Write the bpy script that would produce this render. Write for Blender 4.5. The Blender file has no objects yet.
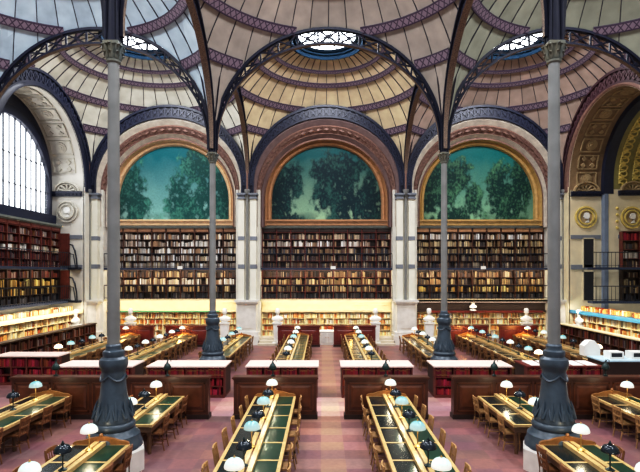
import bpy, math, random
from mathutils import Vector, noise
R = random.Random(7)
PI = math.pi
sc = bpy.context.scene
COL = sc.collection

# ------------------------------------------------------------------ layout (metres; x right, y away from the camera, z up)
S = 10.6
Y1, Y2, Y3 = 11.75, 22.35, 32.95          # column rows; Y3 is the back wall
ZC = 10.7                                  # springing of the arches and domes
RO, RI = 5.28, 4.5                         # iron arches
RD = S / math.sqrt(2)                      # sail-vault sphere

# ------------------------------------------------------------------ materials
M = {}
def mat(name, c, rough=.6, metal=0., var=.0, scale=3., c2=None, emit=None, es=0., bump=0., spec=.5):
    m = bpy.data.materials.new(name); m.use_nodes = True
    nt = m.node_tree; b = nt.nodes['Principled BSDF']
    b.inputs['Roughness'].default_value = rough; b.inputs['Metallic'].default_value = metal
    b.inputs['Specular IOR Level'].default_value = spec
    c = (*c, 1.)
    b.inputs['Base Color'].default_value = c
    if var > 0 or c2:
        tc = nt.nodes.new('ShaderNodeTexCoord'); nz = nt.nodes.new('ShaderNodeTexNoise')
        nz.inputs['Scale'].default_value = scale; nz.inputs['Detail'].default_value = 5
        nt.links.new(tc.outputs['Object'], nz.inputs['Vector'])
        rp = nt.nodes.new('ShaderNodeValToRGB')
        rp.color_ramp.elements[0].position = .3; rp.color_ramp.elements[1].position = .7
        d = c2 if c2 else tuple(x * (1 - var) for x in c[:3])
        rp.color_ramp.elements[0].color = (*d[:3], 1); rp.color_ramp.elements[1].color = c
        nt.links.new(nz.outputs['Fac'], rp.inputs['Fac']); nt.links.new(rp.outputs['Color'], b.inputs['Base Color'])
        if bump:
            bp = nt.nodes.new('ShaderNodeBump'); bp.inputs['Strength'].default_value = bump; bp.inputs['Distance'].default_value = .02
            nt.links.new(nz.outputs['Fac'], bp.inputs['Height']); nt.links.new(bp.outputs['Normal'], b.inputs['Normal'])
    if emit:
        b.inputs['Emission Color'].default_value = (*emit, 1); b.inputs['Emission Strength'].default_value = es
    M[name] = m
    return m

def mat_attr(name, rough=.6, spec=.4, var=.25, scale=4., emit=0.):
    """colour comes from the mesh's own colour attribute, broken up by noise"""
    m = bpy.data.materials.new(name); m.use_nodes = True
    nt = m.node_tree; b = nt.nodes['Principled BSDF']
    b.inputs['Roughness'].default_value = rough; b.inputs['Specular IOR Level'].default_value = spec
    a = nt.nodes.new('ShaderNodeAttribute'); a.attribute_name = 'Col'
    nz = nt.nodes.new('ShaderNodeTexNoise'); nz.inputs['Scale'].default_value = scale; nz.inputs['Detail'].default_value = 6
    tc = nt.nodes.new('ShaderNodeTexCoord'); nt.links.new(tc.outputs['Object'], nz.inputs['Vector'])
    mr = nt.nodes.new('ShaderNodeMapRange'); mr.inputs['From Min'].default_value = .3; mr.inputs['From Max'].default_value = .7
    mr.inputs['To Min'].default_value = 1 - var; mr.inputs['To Max'].default_value = 1 + var * .3
    nt.links.new(nz.outputs['Fac'], mr.inputs['Value'])
    mx = nt.nodes.new('ShaderNodeVectorMath'); mx.operation = 'SCALE'
    nt.links.new(a.outputs['Color'], mx.inputs[0]); nt.links.new(mr.outputs['Result'], mx.inputs['Scale'])
    nt.links.new(mx.outputs['Vector'], b.inputs['Base Color'])
    if emit:
        nt.links.new(mx.outputs['Vector'], b.inputs['Emission Color']); b.inputs['Emission Strength'].default_value = emit
    M[name] = m
    return m

mat('iron', (.008, .009, .024), .6, .0, .3, 6, spec=.2)
mat('iron_edge', (.014, .016, .036), .6, .0, .3, 6, spec=.25)
mat('iron_soffit', (.3, .21, .14), .5, .1, .0, 26, c2=(.06, .045, .05))
mat('lattice_relief', (.03, .036, .075), .45, .0, .3, 5)
mat('navy', (.006, .008, .03), .5, 0, .3, 4)
mat('navy_trim', (.016, .021, .052), .5, 0, .3, 4)
mat('column_base', (.062, .09, .122), .35, .1, .35, 5)
mat('column_shaft', (.25, .255, .25), .45, .1, .25, 2)
mat('capital', (.09, .12, .13), .45, .2, .0, 2, c2=(.22, .19, .12))
mat('marble', (.72, .7, .66), .5, 0, .2, 3)
mat('statue', (.85, .84, .8), .55, 0, .15, 6)
mat('cream', (.72, .66, .5), .7, 0, .15, 1.5)
mat('stone', (.68, .66, .6), .75, 0, .15, 1.5)
mat('pier', (.74, .72, .62), .7, 0, .12, 1.2)
mat('pier_band', (.2, .22, .26), .6, 0, .2, 3)
mat('moulding', (.6, .55, .48), .6, 0, .3, 3)
mat('moulding_dark', (.22, .15, .15), .6, 0, .3, 3)
mat('cornice_grey', (.2, .22, .2), .6, 0, .3, 3)
mat('pier_warm', (.72, .64, .46), .7, 0, .15, 1.5)
mat('moulding_brown', (.24, .13, .1), .6, 0, .4, 5)
mat('ornament', (.3, .19, .15), .6, 0, .0, 7, c2=(.12, .05, .05))
mat('gold', (.48, .26, .13), .5, .1, .3, 4)
mat('gold_pale', (.72, .5, .3), .5, .05, .25, 4)
mat('gold_yellow', (.56, .37, .14), .5, .1, .3, 4)
mat('gilt_relief', (.85, .68, .22), .45, .2, .35, 5)
mat('coffer', (.56, .53, .46), .7, 0, .2, 3)
mat('coffer_tan', (.45, .33, .18), .7, 0, .3, 3)
mat('olive_gold', (.3, .27, .1), .6, 0, .3, 3)
mat('coffer_bed', (.3, .2, .11), .7, 0, .3, 3)
mat('oculus', (.003, .014, .03), .8, .0, .2, 3, spec=.1)
mat('case', (.1, .035, .02), .45, 0, .4, 5)
mat('case_red', (.17, .035, .025), .45, 0, .4, 5)
mat('case_dark', (.035, .016, .012), .5, 0, .3, 5)
mat('case_header', (.34, .17, .09), .5, 0, .4, 5)
mat('case_cream', (.8, .66, .4), .6, 0, .15, 3)
mat('green_trim', (.1, .32, .17), .6, 0, .1, 3)
mat('partition', (.1, .03, .015), .35, 0, .5, 3)
mat('partition_panel', (.15, .045, .018), .32, 0, .5, 3)
mat('partition_red', (.16, .022, .018), .4, 0, .4, 3)
mat('table_wood', (.6, .4, .17), .35, 0, .3, 9)
mat('table_leg', (.12, .055, .025), .45, 0, .3, 9)
mat('headboard', (.34, .15, .045), .35, 0, .4, 6)
mat('leather', (.006, .042, .024), .28, 0, .5, 6, spec=.45)
mat('leather_dark', (.004, .012, .014), .22, 0, .4, 6, spec=.5)
mat('chair_oak', (.42, .24, .1), .4, 0, .35, 9)
mat('chair_mid', (.26, .13, .05), .4, 0, .35, 9)
mat('chair_shaded', (.22, .09, .035), .4, 0, .35, 9)  # chair oak darkened: shade over these chairs put into the colour
mat('brass', (.6, .38, .13), .35, .7, .2, 9)
mat('shade_dark', (.012, .02, .03), .18, .3)
mat('bronze', (.02, .045, .045), .35, .3, .3, 9)
mat('case_top', (.8, .62, .55), .45, 0, .12, 2)
mat('case_top_blue', (.5, .7, .8), .4, 0, .15, 2)
mat('cool_reflect', (.05, .2, .34), .4, 0, .2, 2)  # cool reflection along the right counter edge, put into the colour
mat('paper', (.85, .83, .78), .6, 0, .06, 4)
mat('bar', (.06, .07, .09), .5, 0, .2, 4)
mat('meridian', (.035, .03, .05), .5, 0, .2, 4)
mat('blue_grey', (.2, .25, .34), .6, 0, .2, 3)
mat('door_dark', (.02, .022, .03), .5, 0, .3, 4)
mat('gallery_floor', (.03, .045, .09), .6, 0, .3, 3)
mat('rail_iron', (.02, .025, .04), .4, .3, .2, 6)
mat('dais', (.62, .55, .45), .6, 0, .2, 2)
mat('wall_plain', (.4, .36, .32), .8, 0, .15, 1)
mat('glass_window', (.9, .95, 1.), .3, 0, emit=(.95, .98, 1.), es=3.4)
mat('glass_sky', (.9, .95, 1.), .3, 0, emit=(.93, .97, 1.), es=5.)
mat_attr('books', .55, .3, .35, 40)
mat_attr('dome_tiles', .75, .2, .22, 1.3)
mat_attr('painted', .5, .25, .15, 9)

def shade_material(name, top, low, es):
    m = bpy.data.materials.new(name); m.use_nodes = True; nt = m.node_tree; b = nt.nodes['Principled BSDF']
    b.inputs['Roughness'].default_value = .2
    tc = nt.nodes.new('ShaderNodeTexCoord'); sp = nt.nodes.new('ShaderNodeSeparateXYZ'); rp = nt.nodes.new('ShaderNodeValToRGB')
    rp.color_ramp.elements[0].position = .1; rp.color_ramp.elements[1].position = .85
    rp.color_ramp.elements[0].color = (*low, 1); rp.color_ramp.elements[1].color = (*top, 1)
    nt.links.new(tc.outputs['Generated'], sp.inputs[0]); nt.links.new(sp.outputs['Z'], rp.inputs['Fac'])
    nt.links.new(rp.outputs['Color'], b.inputs['Base Color']); nt.links.new(rp.outputs['Color'], b.inputs['Emission Color'])
    b.inputs['Emission Strength'].default_value = es
    M[name] = m
shade_material('shade_opal', (.5, .68, .66), (.95, .92, .82), .35)  # teal towards the top: window reflection put into the glass colour
shade_material('shade_teal', (.16, .4, .42), (.6, .8, .76), .15)
shade_material('shade_lit', (.95, .7, .5), (1., .85, .6), 2.2)

def rib_material():
    m = bpy.data.materials.new('ring_rib'); m.use_nodes = True; nt = m.node_tree; b = nt.nodes['Principled BSDF']
    b.inputs['Roughness'].default_value = .6
    uv = nt.nodes.new('ShaderNodeUVMap'); uv.uv_map = 'UVMap'
    sp = nt.nodes.new('ShaderNodeSeparateXYZ'); nt.links.new(uv.outputs['UV'], sp.inputs[0])
    def math_(op, a, bval=None):
        n = nt.nodes.new('ShaderNodeMath'); n.operation = op
        if isinstance(a, float): n.inputs[0].default_value = a
        else: nt.links.new(a, n.inputs[0])
        if bval is not None:
            if isinstance(bval, float): n.inputs[1].default_value = bval
            else: nt.links.new(bval, n.inputs[1])
        return n.outputs[0]
    fu = math_('ABSOLUTE', math_('SUBTRACT', math_('FRACT', sp.outputs['X']), .5))
    fv = math_('ABSOLUTE', math_('SUBTRACT', sp.outputs['Y'], .5))
    x = math_('LESS_THAN', math_('ABSOLUTE', math_('SUBTRACT', fu, fv)), .1)
    edge = math_('GREATER_THAN', fv, .36)
    k = math_('MAXIMUM', x, edge)
    mx = nt.nodes.new('ShaderNodeMix'); mx.data_type = 'RGBA'
    mx.inputs[6].default_value = (.21, .155, .2, 1); mx.inputs[7].default_value = (.045, .028, .055, 1)
    nt.links.new(k, mx.inputs[0]); nt.links.new(mx.outputs[2], b.inputs['Base Color'])
    M['ring_rib'] = m
rib_material()

def floor_material():
    m = bpy.data.materials.new('floor_tiles'); m.use_nodes = True; nt = m.node_tree; b = nt.nodes['Principled BSDF']
    b.inputs['Roughness'].default_value = .42; b.inputs['Specular IOR Level'].default_value = .4
    a = nt.nodes.new('ShaderNodeAttribute'); a.attribute_name = 'Col'
    tc = nt.nodes.new('ShaderNodeTexCoord')
    nz = nt.nodes.new('ShaderNodeTexNoise'); nz.inputs['Scale'].default_value = .45; nz.inputs['Detail'].default_value = 5
    nt.links.new(tc.outputs['Object'], nz.inputs['Vector'])
    n2 = nt.nodes.new('ShaderNodeTexNoise'); n2.inputs['Scale'].default_value = 9; n2.inputs['Detail'].default_value = 6
    nt.links.new(tc.outputs['Object'], n2.inputs['Vector'])
    rp = nt.nodes.new('ShaderNodeValToRGB'); rp.color_ramp.elements[0].position = .35; rp.color_ramp.elements[1].position = .65
    rp.color_ramp.elements[0].color = (.74, .68, .74, 1); rp.color_ramp.elements[1].color = (1.14, .96, .88, 1)
    nt.links.new(nz.outputs['Fac'], rp.inputs['Fac'])
    mu = nt.nodes.new('ShaderNodeMix'); mu.data_type = 'RGBA'; mu.blend_type = 'MULTIPLY'; mu.inputs[0].default_value = 1
    nt.links.new(a.outputs['Color'], mu.inputs[6]); nt.links.new(rp.outputs['Color'], mu.inputs[7])
    mr = nt.nodes.new('ShaderNodeMapRange'); mr.inputs['To Min'].default_value = .75; mr.inputs['To Max'].default_value = 1.25
    nt.links.new(n2.outputs['Fac'], mr.inputs['Value'])
    vm = nt.nodes.new('ShaderNodeVectorMath'); vm.operation = 'SCALE'
    nt.links.new(mu.outputs[2], vm.inputs[0]); nt.links.new(mr.outputs['Result'], vm.inputs['Scale'])
    nt.links.new(vm.outputs['Vector'], b.inputs['Base Color'])
    M['floor_tiles'] = m
floor_material()

# ------------------------------------------------------------------ mesh builder
class MB:
    def __init__(s):
        s.v = []; s.f = []; s.mi = []; s.c = []; s.m = 0; s.col = (1, 1, 1); s.uv = []
    def face(s, idx, uv=None):
        s.f.append(idx); s.mi.append(s.m); s.c.append(s.col); s.uv.append(uv)
    def hexa(s, p):
        o = len(s.v); s.v += [tuple(q) for q in p]
        for q in ((0, 3, 2, 1), (4, 5, 6, 7), (0, 1, 5, 4), (1, 2, 6, 5), (2, 3, 7, 6), (3, 0, 4, 7)):
            s.face(tuple(o + i for i in q))
        return s
    def box(s, x0, y0, z0, x1, y1, z1):
        return s.hexa([(x0, y0, z0), (x1, y0, z0), (x1, y1, z0), (x0, y1, z0), (x0, y0, z1), (x1, y0, z1), (x1, y1, z1), (x0, y1, z1)])
    def obox(s, o, u, n, w, d, z0, z1):
        """box: base point o, along u by w, along n by d"""
        p = [(o[0] + u[0] * a + n[0] * b, o[1] + u[1] * a + n[1] * b) for a, b in ((0, 0), (w, 0), (w, d), (0, d))]
        if u[0] * n[1] - u[1] * n[0] < 0: p.reverse()
        return s.hexa([(*q, z0) for q in p] + [(*q, z1) for q in p])
    def bar(s, p, q, w, h, up=(0, 0, 1)):
        p, q = Vector(p), Vector(q); d = (q - p).normalized(); up = Vector(up)
        a = d.cross(up)
        if a.length < 1e-4: a = d.cross(Vector((1, 0, 0)))
        a.normalize(); b = a.cross(d).normalized(); a *= w / 2; b *= h / 2
        return s.hexa([p - a - b, p + a - b, q + a - b, q - a - b, p - a + b, p + a + b, q + a + b, q - a + b])
    def loft(s, rows, closed=False, uvs=False):
        n = len(rows[0]); o = len(s.v)
        for r in rows: s.v += [tuple(p) for p in r]
        for i in range(len(rows) - 1):
            for j in range(n if closed else n - 1):
                k = (j + 1) % n
                s.face((o + i * n + j, o + i * n + k, o + (i + 1) * n + k, o + (i + 1) * n + j))
        return s
    def tube(s, pts, r, n=6):
        pts = [Vector(p) for p in pts]; rows = []
        rr = r if isinstance(r, (list, tuple)) else [r] * len(pts)
        up = Vector((0, 0, 1))
        for i, p in enumerate(pts):
            d = (pts[min(i + 1, len(pts) - 1)] - pts[max(i - 1, 0)]).normalized()
            a = d.cross(up)
            if a.length < .05: a = d.cross(Vector((0, 1, 0)))
            a.normalize(); b = a.cross(d)
            rows.append([p + (a * math.cos(t) + b * math.sin(t)) * rr[i] for t in (2 * PI * k / n for k in range(n))])
        o = len(s.v); s.loft(rows, True)
        s.face(tuple(o + k for k in range(n))[::-1]); e = o + (len(pts) - 1) * n; s.face(tuple(e + k for k in range(n)))
        return s
    def lathe(s, prof, n=16, cx=0, cy=0, sx=1, sy=1):
        rows = [[(cx + r * sx * math.cos(2 * PI * k / n), cy + r * sy * math.sin(2 * PI * k / n), z) for k in range(n)] for r, z in prof]
        o = len(s.v); s.loft(rows, True)
        if prof[0][0] > .001: s.face(tuple(o + k for k in range(n))[::-1])
        if prof[-1][0] > .001:
            e = o + (len(prof) - 1) * n; s.face(tuple(e + k for k in range(n)))
        return s
    def ball(s, c, r, n=10, sz=1.):
        pr = [(max(r * math.sin(PI * i / 6), .0005), c[2] - r * sz * math.cos(PI * i / 6)) for i in range(7)]
        return s.lathe(pr, n, c[0], c[1])
    def prism(s, poly, fn, t0, t1):
        """polygon (a,b) mapped by fn(a,b,t), extruded from t0 to t1"""
        n = len(poly); o = len(s.v)
        s.v += [tuple(fn(a, b, t0)) for a, b in poly] + [tuple(fn(a, b, t1)) for a, b in poly]
        s.face(tuple(o + i for i in range(n))); s.face(tuple(o + n + i for i in range(n))[::-1])
        for i in range(n):
            k = (i + 1) % n; s.face((o + i, o + n + i, o + n + k, o + k))
        return s
    def xform(s, fn, start=0):
        for i in range(start, len(s.v)): s.v[i] = tuple(fn(*s.v[i]))
        return s
    def build(s, name, mats, parent=None, smooth=False, col=False, uv=False, loc=None):
        me = bpy.data.meshes.new(name); me.from_pydata(s.v, [], s.f)
        for m in (mats if isinstance(mats, (list, tuple)) else [mats]): me.materials.append(M[m])
        me.polygons.foreach_set('material_index', s.mi)
        if col:
            at = me.color_attributes.new('Col', 'FLOAT_COLOR', 'CORNER'); buf = []
            for p, c in zip(s.f, s.c): buf += [c[0], c[1], c[2], 1.] * len(p)
            at.data.foreach_set('color', buf)
        if uv:
            l = me.uv_layers.new(name='UVMap'); buf = []
            for p, u in zip(s.f, s.uv):
                for k in range(len(p)): buf += list(u[k]) if u else [0, 0]
            l.data.foreach_set('uv', buf)
        if smooth:
            me.polygons.foreach_set('use_smooth', [True] * len(me.polygons)); me.set_sharp_from_angle(angle=math.radians(38))
        me.update()
        o = bpy.data.objects.new(name, me); COL.objects.link(o)
        if parent: o.parent = parent
        if loc: o.location = loc
        return o

def tag(o, label=None, cat=None, group=None, kind=None):
    if label: o['label'] = label
    if cat: o['category'] = cat
    if group: o['group'] = group
    if kind: o['kind'] = kind
    return o
def thing(name, label, cat, loc=(0, 0, 0), rz=0, group=None, kind=None):
    o = bpy.data.objects.new(name, None); COL.objects.link(o); o.empty_display_size = .2
    o.location = loc; o.rotation_euler = (0, 0, rz)
    return tag(o, label, cat, group, kind)
KIDS = {}
def kids(o):
    if o.name not in KIDS: KIDS[o.name] = [c for c in bpy.data.objects if c.parent == o]
    return KIDS[o.name]
def dup(o, loc, rz, label, group=None):
    r = o.copy(); COL.objects.link(r); r.location = loc; r.rotation_euler = (0, 0, rz)
    r['label'] = label
    if group: r['group'] = group
    for c in kids(o):
        d = c.copy(); COL.objects.link(d); d.parent = r
        for g in kids(c):
            e = g.copy(); COL.objects.link(e); e.parent = d
    return r
class Maker:
    """places the first copy itself, later ones as duplicates"""
    def __init__(s, fn): s.fn = fn; s.proto = None
    def put(s, loc, rz, label, group=None):
        if s.proto is None:
            s.proto = s.fn(); o = s.proto; o.location = loc; o.rotation_euler = (0, 0, rz); o['label'] = label
            if group: o['group'] = group
            return o
        return dup(s.proto, loc, rz, label, group)
def nth(i):
    w = ['first', 'second', 'third', 'fourth', 'fifth', 'sixth', 'seventh', 'eighth', 'ninth', 'tenth', 'eleventh', 'twelfth']
    if i < 12: return w[i]
    k = i + 1
    return '%d%s' % (k, 'th' if 10 < k % 100 < 14 else {1: 'st', 2: 'nd', 3: 'rd'}.get(k % 10, 'th'))

# ------------------------------------------------------------------ camera
cd = bpy.data.cameras.new('camera'); cam = bpy.data.objects.new('camera', cd); COL.objects.link(cam)
cam.location = (-.274, 0, 4.7); cam.rotation_euler = (PI / 2, 0, 0)
cd.sensor_width = 36; cd.lens = 488 / 640 * 36; cd.shift_x = -2.4 / 640; cd.shift_y = 38 / 640
sc.camera = cam

# ------------------------------------------------------------------ floor
fl = MB(); T = .62
PINK, TAN = (.31, .19, .17), (.34, .225, .165)
for i in range(-29, 30):
    for j in range(-5, 56):
        x0, y0 = (i - .5) * T, j * T
        yc = y0 + T / 2
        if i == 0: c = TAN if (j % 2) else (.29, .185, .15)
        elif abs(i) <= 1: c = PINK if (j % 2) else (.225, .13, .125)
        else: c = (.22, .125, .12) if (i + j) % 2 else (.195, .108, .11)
        if 16. < yc < 18.6: c = tuple(min(.75, a * (1.6 if abs(x0) < 4.5 else 1.4) + (.07 if abs(x0) < 4.5 else .03)) for a in c)  # cross aisle paler: bright reflection on the floor put into the tile colour
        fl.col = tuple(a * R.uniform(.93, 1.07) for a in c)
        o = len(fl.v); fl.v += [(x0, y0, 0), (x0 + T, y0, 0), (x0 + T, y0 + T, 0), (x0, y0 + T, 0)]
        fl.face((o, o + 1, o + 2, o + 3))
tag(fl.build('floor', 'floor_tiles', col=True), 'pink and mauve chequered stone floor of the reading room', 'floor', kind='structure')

# ------------------------------------------------------------------ domes (ceiling)
LIGHT_TINT = {(-1, 0): (.5, .6, .68), (0, 0): (.43, .38, .335), (1, 0): (.32, .33, .265),  # shell tints carry cool window daylight and warm uplight as colour
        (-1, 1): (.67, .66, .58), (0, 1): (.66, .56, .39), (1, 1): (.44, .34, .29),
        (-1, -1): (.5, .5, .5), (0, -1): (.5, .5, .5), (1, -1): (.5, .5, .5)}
PLACE = {-1: 'left', 0: 'middle', 1: 'right'}
NM = 40
def rmax(t): return 5.3 / max(abs(math.cos(t)), abs(math.sin(t)))
def sph(r, t, off=0.):
    q = RD - off; r2 = min(r, RD - .0005); z = math.sqrt(max(RD * RD - r2 * r2, 0)); k = q / RD
    return (r2 * math.cos(t) * k, r2 * math.sin(t) * k, z * k)
def dome(ix, iy):
    cx, cy = ix * S, Y1 + S / 2 + iy * S
    row = {0: 'over the columns', 1: 'by the back wall', -1: 'overhead'}[iy]
    root = thing('ceiling', '%s tiled sail dome %s with round skylight' % (PLACE[ix], row), 'dome', (cx, cy, ZC), kind='structure')
    base = LIGHT_TINT[(ix, iy)]
    sh = MB(); n = NM * 4; seg = 12
    rings = [0, 1.1, 2.1, 3.2, 3.2]
    cols = {}
    rows = []
    for k in range(n):
        t = 2 * PI * k / n; m_ = rmax(t)
        rows.append([sph(2.0 + (m_ - 2.0) * (j / seg), t) for j in range(seg + 1)])
    o = 0
    for r in rows: sh.v += r
    for k in range(n):
        k2 = (k + 1) % n
        for j in range(seg):
            sec = k // 4; rr = math.hypot(*rows[k][j][:2]); band = 0 if rr < 3.2 else 1 if rr < 4.1 else 2 if rr < 5.5 else 3 if rr < 6.6 else 4
            key = (sec, band)
            if key not in cols: cols[key] = R.uniform(.86, 1.06)
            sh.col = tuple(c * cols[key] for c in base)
            sh.face((k * (seg + 1) + j, k * (seg + 1) + j + 1, k2 * (seg + 1) + j + 1, k2 * (seg + 1) + j))
    tag(sh.build('dome_shell', 'dome_tiles', root, smooth=True, col=True), kind='structure')
    mr = MB()
    for k in range(NM):
        t = 2 * PI * k / NM + .0001; m_ = rmax(t)
        rr = [2.05 + (m_ - 2.05) * j / 9 for j in range(10)]
        w = .028
        L = [[], [], []]
        for r in rr:
            p = Vector(sph(r, t, .05)); a = Vector((-math.sin(t), math.cos(t), 0)) * w
            q = Vector(sph(r, t, -.02))
            L[0].append(q - a); L[1].append(p); L[2].append(q + a)
        mr.loft(L)
    mr.build('meridian_rib', 'meridian', root)
    for rr, w in ((3.2, .22), (4.1, .3), (5.5, .42), (6.6, .46)):
        rb = MB(); n2 = 320
        for k in range(n2):
            t0, t1 = 2 * PI * k / n2, 2 * PI * (k + 1) / n2
            if rr - .02 > min(rmax(t0), rmax(t1)): continue
            # width measured along the sphere
            a0 = math.asin(min(.999, rr / RD)); da = w / 2 / RD
            ra, rb_ = RD * math.sin(a0 - da), RD * math.sin(min(PI / 2, a0 + da))
            o = len(rb.v)
            rb.v += [sph(ra, t0, .1), sph(ra, t1, .1), sph(rb_, t1, .1), sph(rb_, t0, .1)]
            cells = round(2 * PI * rr / (w * .72) / 8) * 8
            u0, u1 = k * cells / n2, (k + 1) * cells / n2
            rb.face((o, o + 3, o + 2, o + 1), ((u0, 0), (u0, 1), (u1, 1), (u1, 0)))
            o = len(rb.v)
            rb.v += [sph(ra, t0, .1), sph(ra, t1, .1), sph(ra, t1, -.05), sph(ra, t0, -.05), sph(rb_, t0, .1), sph(rb_, t1, .1), sph(rb_, t1, -.05), sph(rb_, t0, -.05)]
            e = ((0, .0),) * 4
            rb.face((o, o + 1, o + 2, o + 3), e); rb.face((o + 4, o + 7, o + 6, o + 5), e)
        rb.build('ring_rib', 'ring_rib', root, uv=True)
    oc = MB(); z0 = math.sqrt(RD * RD - 2.1 * 2.1)
    oc.lathe([(2.17, z0 - .04), (2.15, z0 - .14), (2.02, z0 - .18), (1.96, z0 - .1), (1.94, z0 + .02), (1.8, z0 + .02), (1.78, z0 + .12), (1.66, z0 + .13), (1.62, z0 + .22), (1.6, z0 + .4)], 48)
    oc.f = [f for f in oc.f if len(f) == 4]; oc.mi = oc.mi[:len(oc.f)]; oc.c = oc.c[:len(oc.f)]; oc.uv = oc.uv[:len(oc.f)]
    oc.build('oculus_ring', 'oculus', root, smooth=True)
    mu = MB(); zg = z0 + .24
    for k in range(4):
        t = PI * k / 4 + PI / 8; c, s_ = math.cos(t) * 1.6, math.sin(t) * 1.6
        mu.bar((-c, -s_, zg - .03), (c, s_, zg - .03), .05, .05)
    mu.tube([(.75 * math.cos(2 * PI * k / 24), .75 * math.sin(2 * PI * k / 24), zg - .03) for k in range(25)], .03, 5)
    mu.build('skylight_bar', 'bar', root)
    g = MB(); g.lathe([(.001, zg + .02), (1.62, zg + .02)], 40)
    g.f = [f for f in g.f if len(f) == 4]; g.mi = [0] * len(g.f); g.c = g.c[:len(g.f)]; g.uv = g.uv[:len(g.f)]
    g.build('skylight_glass', 'glass_sky', root)
    ld = bpy.data.lights.new('skylight', 'AREA'); ld.shape = 'DISK'; ld.size = 2.9; ld.energy = 1000; ld.color = (.95, .97, 1.)
    lo = bpy.data.objects.new('skylight', ld); COL.objects.link(lo); lo.location = (cx, cy, ZC + zg - .1)
for iy in (1, 0, -1):
    for ix in (-1, 0, 1): dome(ix, iy)

# ------------------------------------------------------------------ iron arches
def arc_pts(r, n, zlow=-.35, zc=0.):
    a, b = r if isinstance(r, tuple) else (r, r)
    return [(-a, zlow)] + [(a * math.cos(PI - PI * k / n), zc + b * math.sin(PI * k / n)) for k in range(n + 1)] + [(a, zlow)]
def band(mb, ra, rb, y0, y1, n=48, zlow=-.3):
    """solid ring between radii ra<rb, from y0 to y1"""
    A, B = arc_pts(ra, n, zlow), arc_pts(rb, n, zlow)
    mb.loft([[(x, y0, z) for x, z in A], [(x, y0, z) for x, z in B], [(x, y1, z) for x, z in B], [(x, y1, z) for x, z in A], [(x, y0, z) for x, z in A]])
def lattice(mb, ra, rb, y0, y1, cells, w):
    yc, t = (y0 + y1) / 2, y1 - y0
    def P(r, a):
        p, q = r if isinstance(r, tuple) else (r, r)
        return (-p * math.cos(a), yc, q * math.sin(a))
    def mid(f, g): return tuple((i + j) / 2 for i, j in zip(f if isinstance(f, tuple) else (f, f), g if isinstance(g, tuple) else (g, g)))
    for k in range(cells + 1):
        a = PI * k / cells; mb.bar(P(ra, a), P(rb, a), w * 1.35, t, (0, 1, 0))
    rm = mid(ra, rb)
    for k in range(cells):
        a0, a1 = PI * k / cells, PI * (k + 1) / cells; am = (a0 + a1) / 2
        mb.bar(P(ra, a0), P(rb, a1), w, t * .7, (0, 1, 0)); mb.bar(P(rb, a0), P(ra, a1), w, t * .66, (0, 1, 0))
        # pierced rosette where the bars cross
        c = P(rm, am); mb.prism([(w * 1.5 * math.cos(q), w * 1.5 * math.sin(q)) for q in (2 * PI * i / 8 for i in range(8))],
                               lambda a, b, tt: (c[0] + a, tt, c[2] + b), yc - t * .45, yc + t * .45)
def make_arch(ty=.1):
    root = thing('iron_arch', 'x', 'arch')
    m = MB(); band(m, RO - .12, RO, -ty, ty); m.build('outer_flange', 'iron_edge', root, smooth=True)
    m = MB(); band(m, (5.05, RI), (5.13, RI + .09), -ty, ty)
    m.xform(lambda x, y, z: (x, y * (.6 + .4 * min(1, max(0, z) / 3)), z))
    # underside of the inner flange (last strip of the loft) carries the gilded pattern
    n = len(m.f) // 4
    m.mi = [1 if i // n == 3 else 0 for i in range(len(m.f))]
    m.build('inner_flange', ['iron_edge', 'iron_soffit'], root, smooth=True)
    m = MB(); lattice(m, (5.12, RI + .07), RO - .1, -.04, .04, 17, .06); m.build('web_lattice', 'iron', root)
    return root
arch = Maker(make_arch); arch_deep = Maker(lambda: make_arch(.14))
XS = (-1.5 * S, -.5 * S, .5 * S, 1.5 * S)
SIDE = {-1: 'left', 0: 'middle', 1: 'right'}
for ix in (-1, 0, 1):
    arch.put((ix * S, Y2, ZC), 0, 'pierced iron arch spanning the %s bay between the farther columns' % SIDE[ix], 'iron arches')
    arch.put((ix * S, Y1, ZC), 0, 'pierced iron arch over the %s bay at the nearer columns' % SIDE[ix], 'iron arches')
for sx, nm in ((-1, 'left'), (1, 'right')):
    arch_deep.put((sx * S / 2, Y1 + S / 2, ZC), PI / 2, 'iron arch running in depth from nearer to farther %s column' % nm, 'iron arches')
    arch_deep.put((sx * S / 2, Y2 + S / 2, ZC), PI / 2, 'iron arch running from farther %s column to the back wall' % nm, 'iron arches')
    arch_deep.put((sx * 1.5 * S, Y1 + S / 2, ZC), PI / 2, 'iron arch along the %s side wall beside the middle domes' % nm, 'iron arches')

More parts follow.
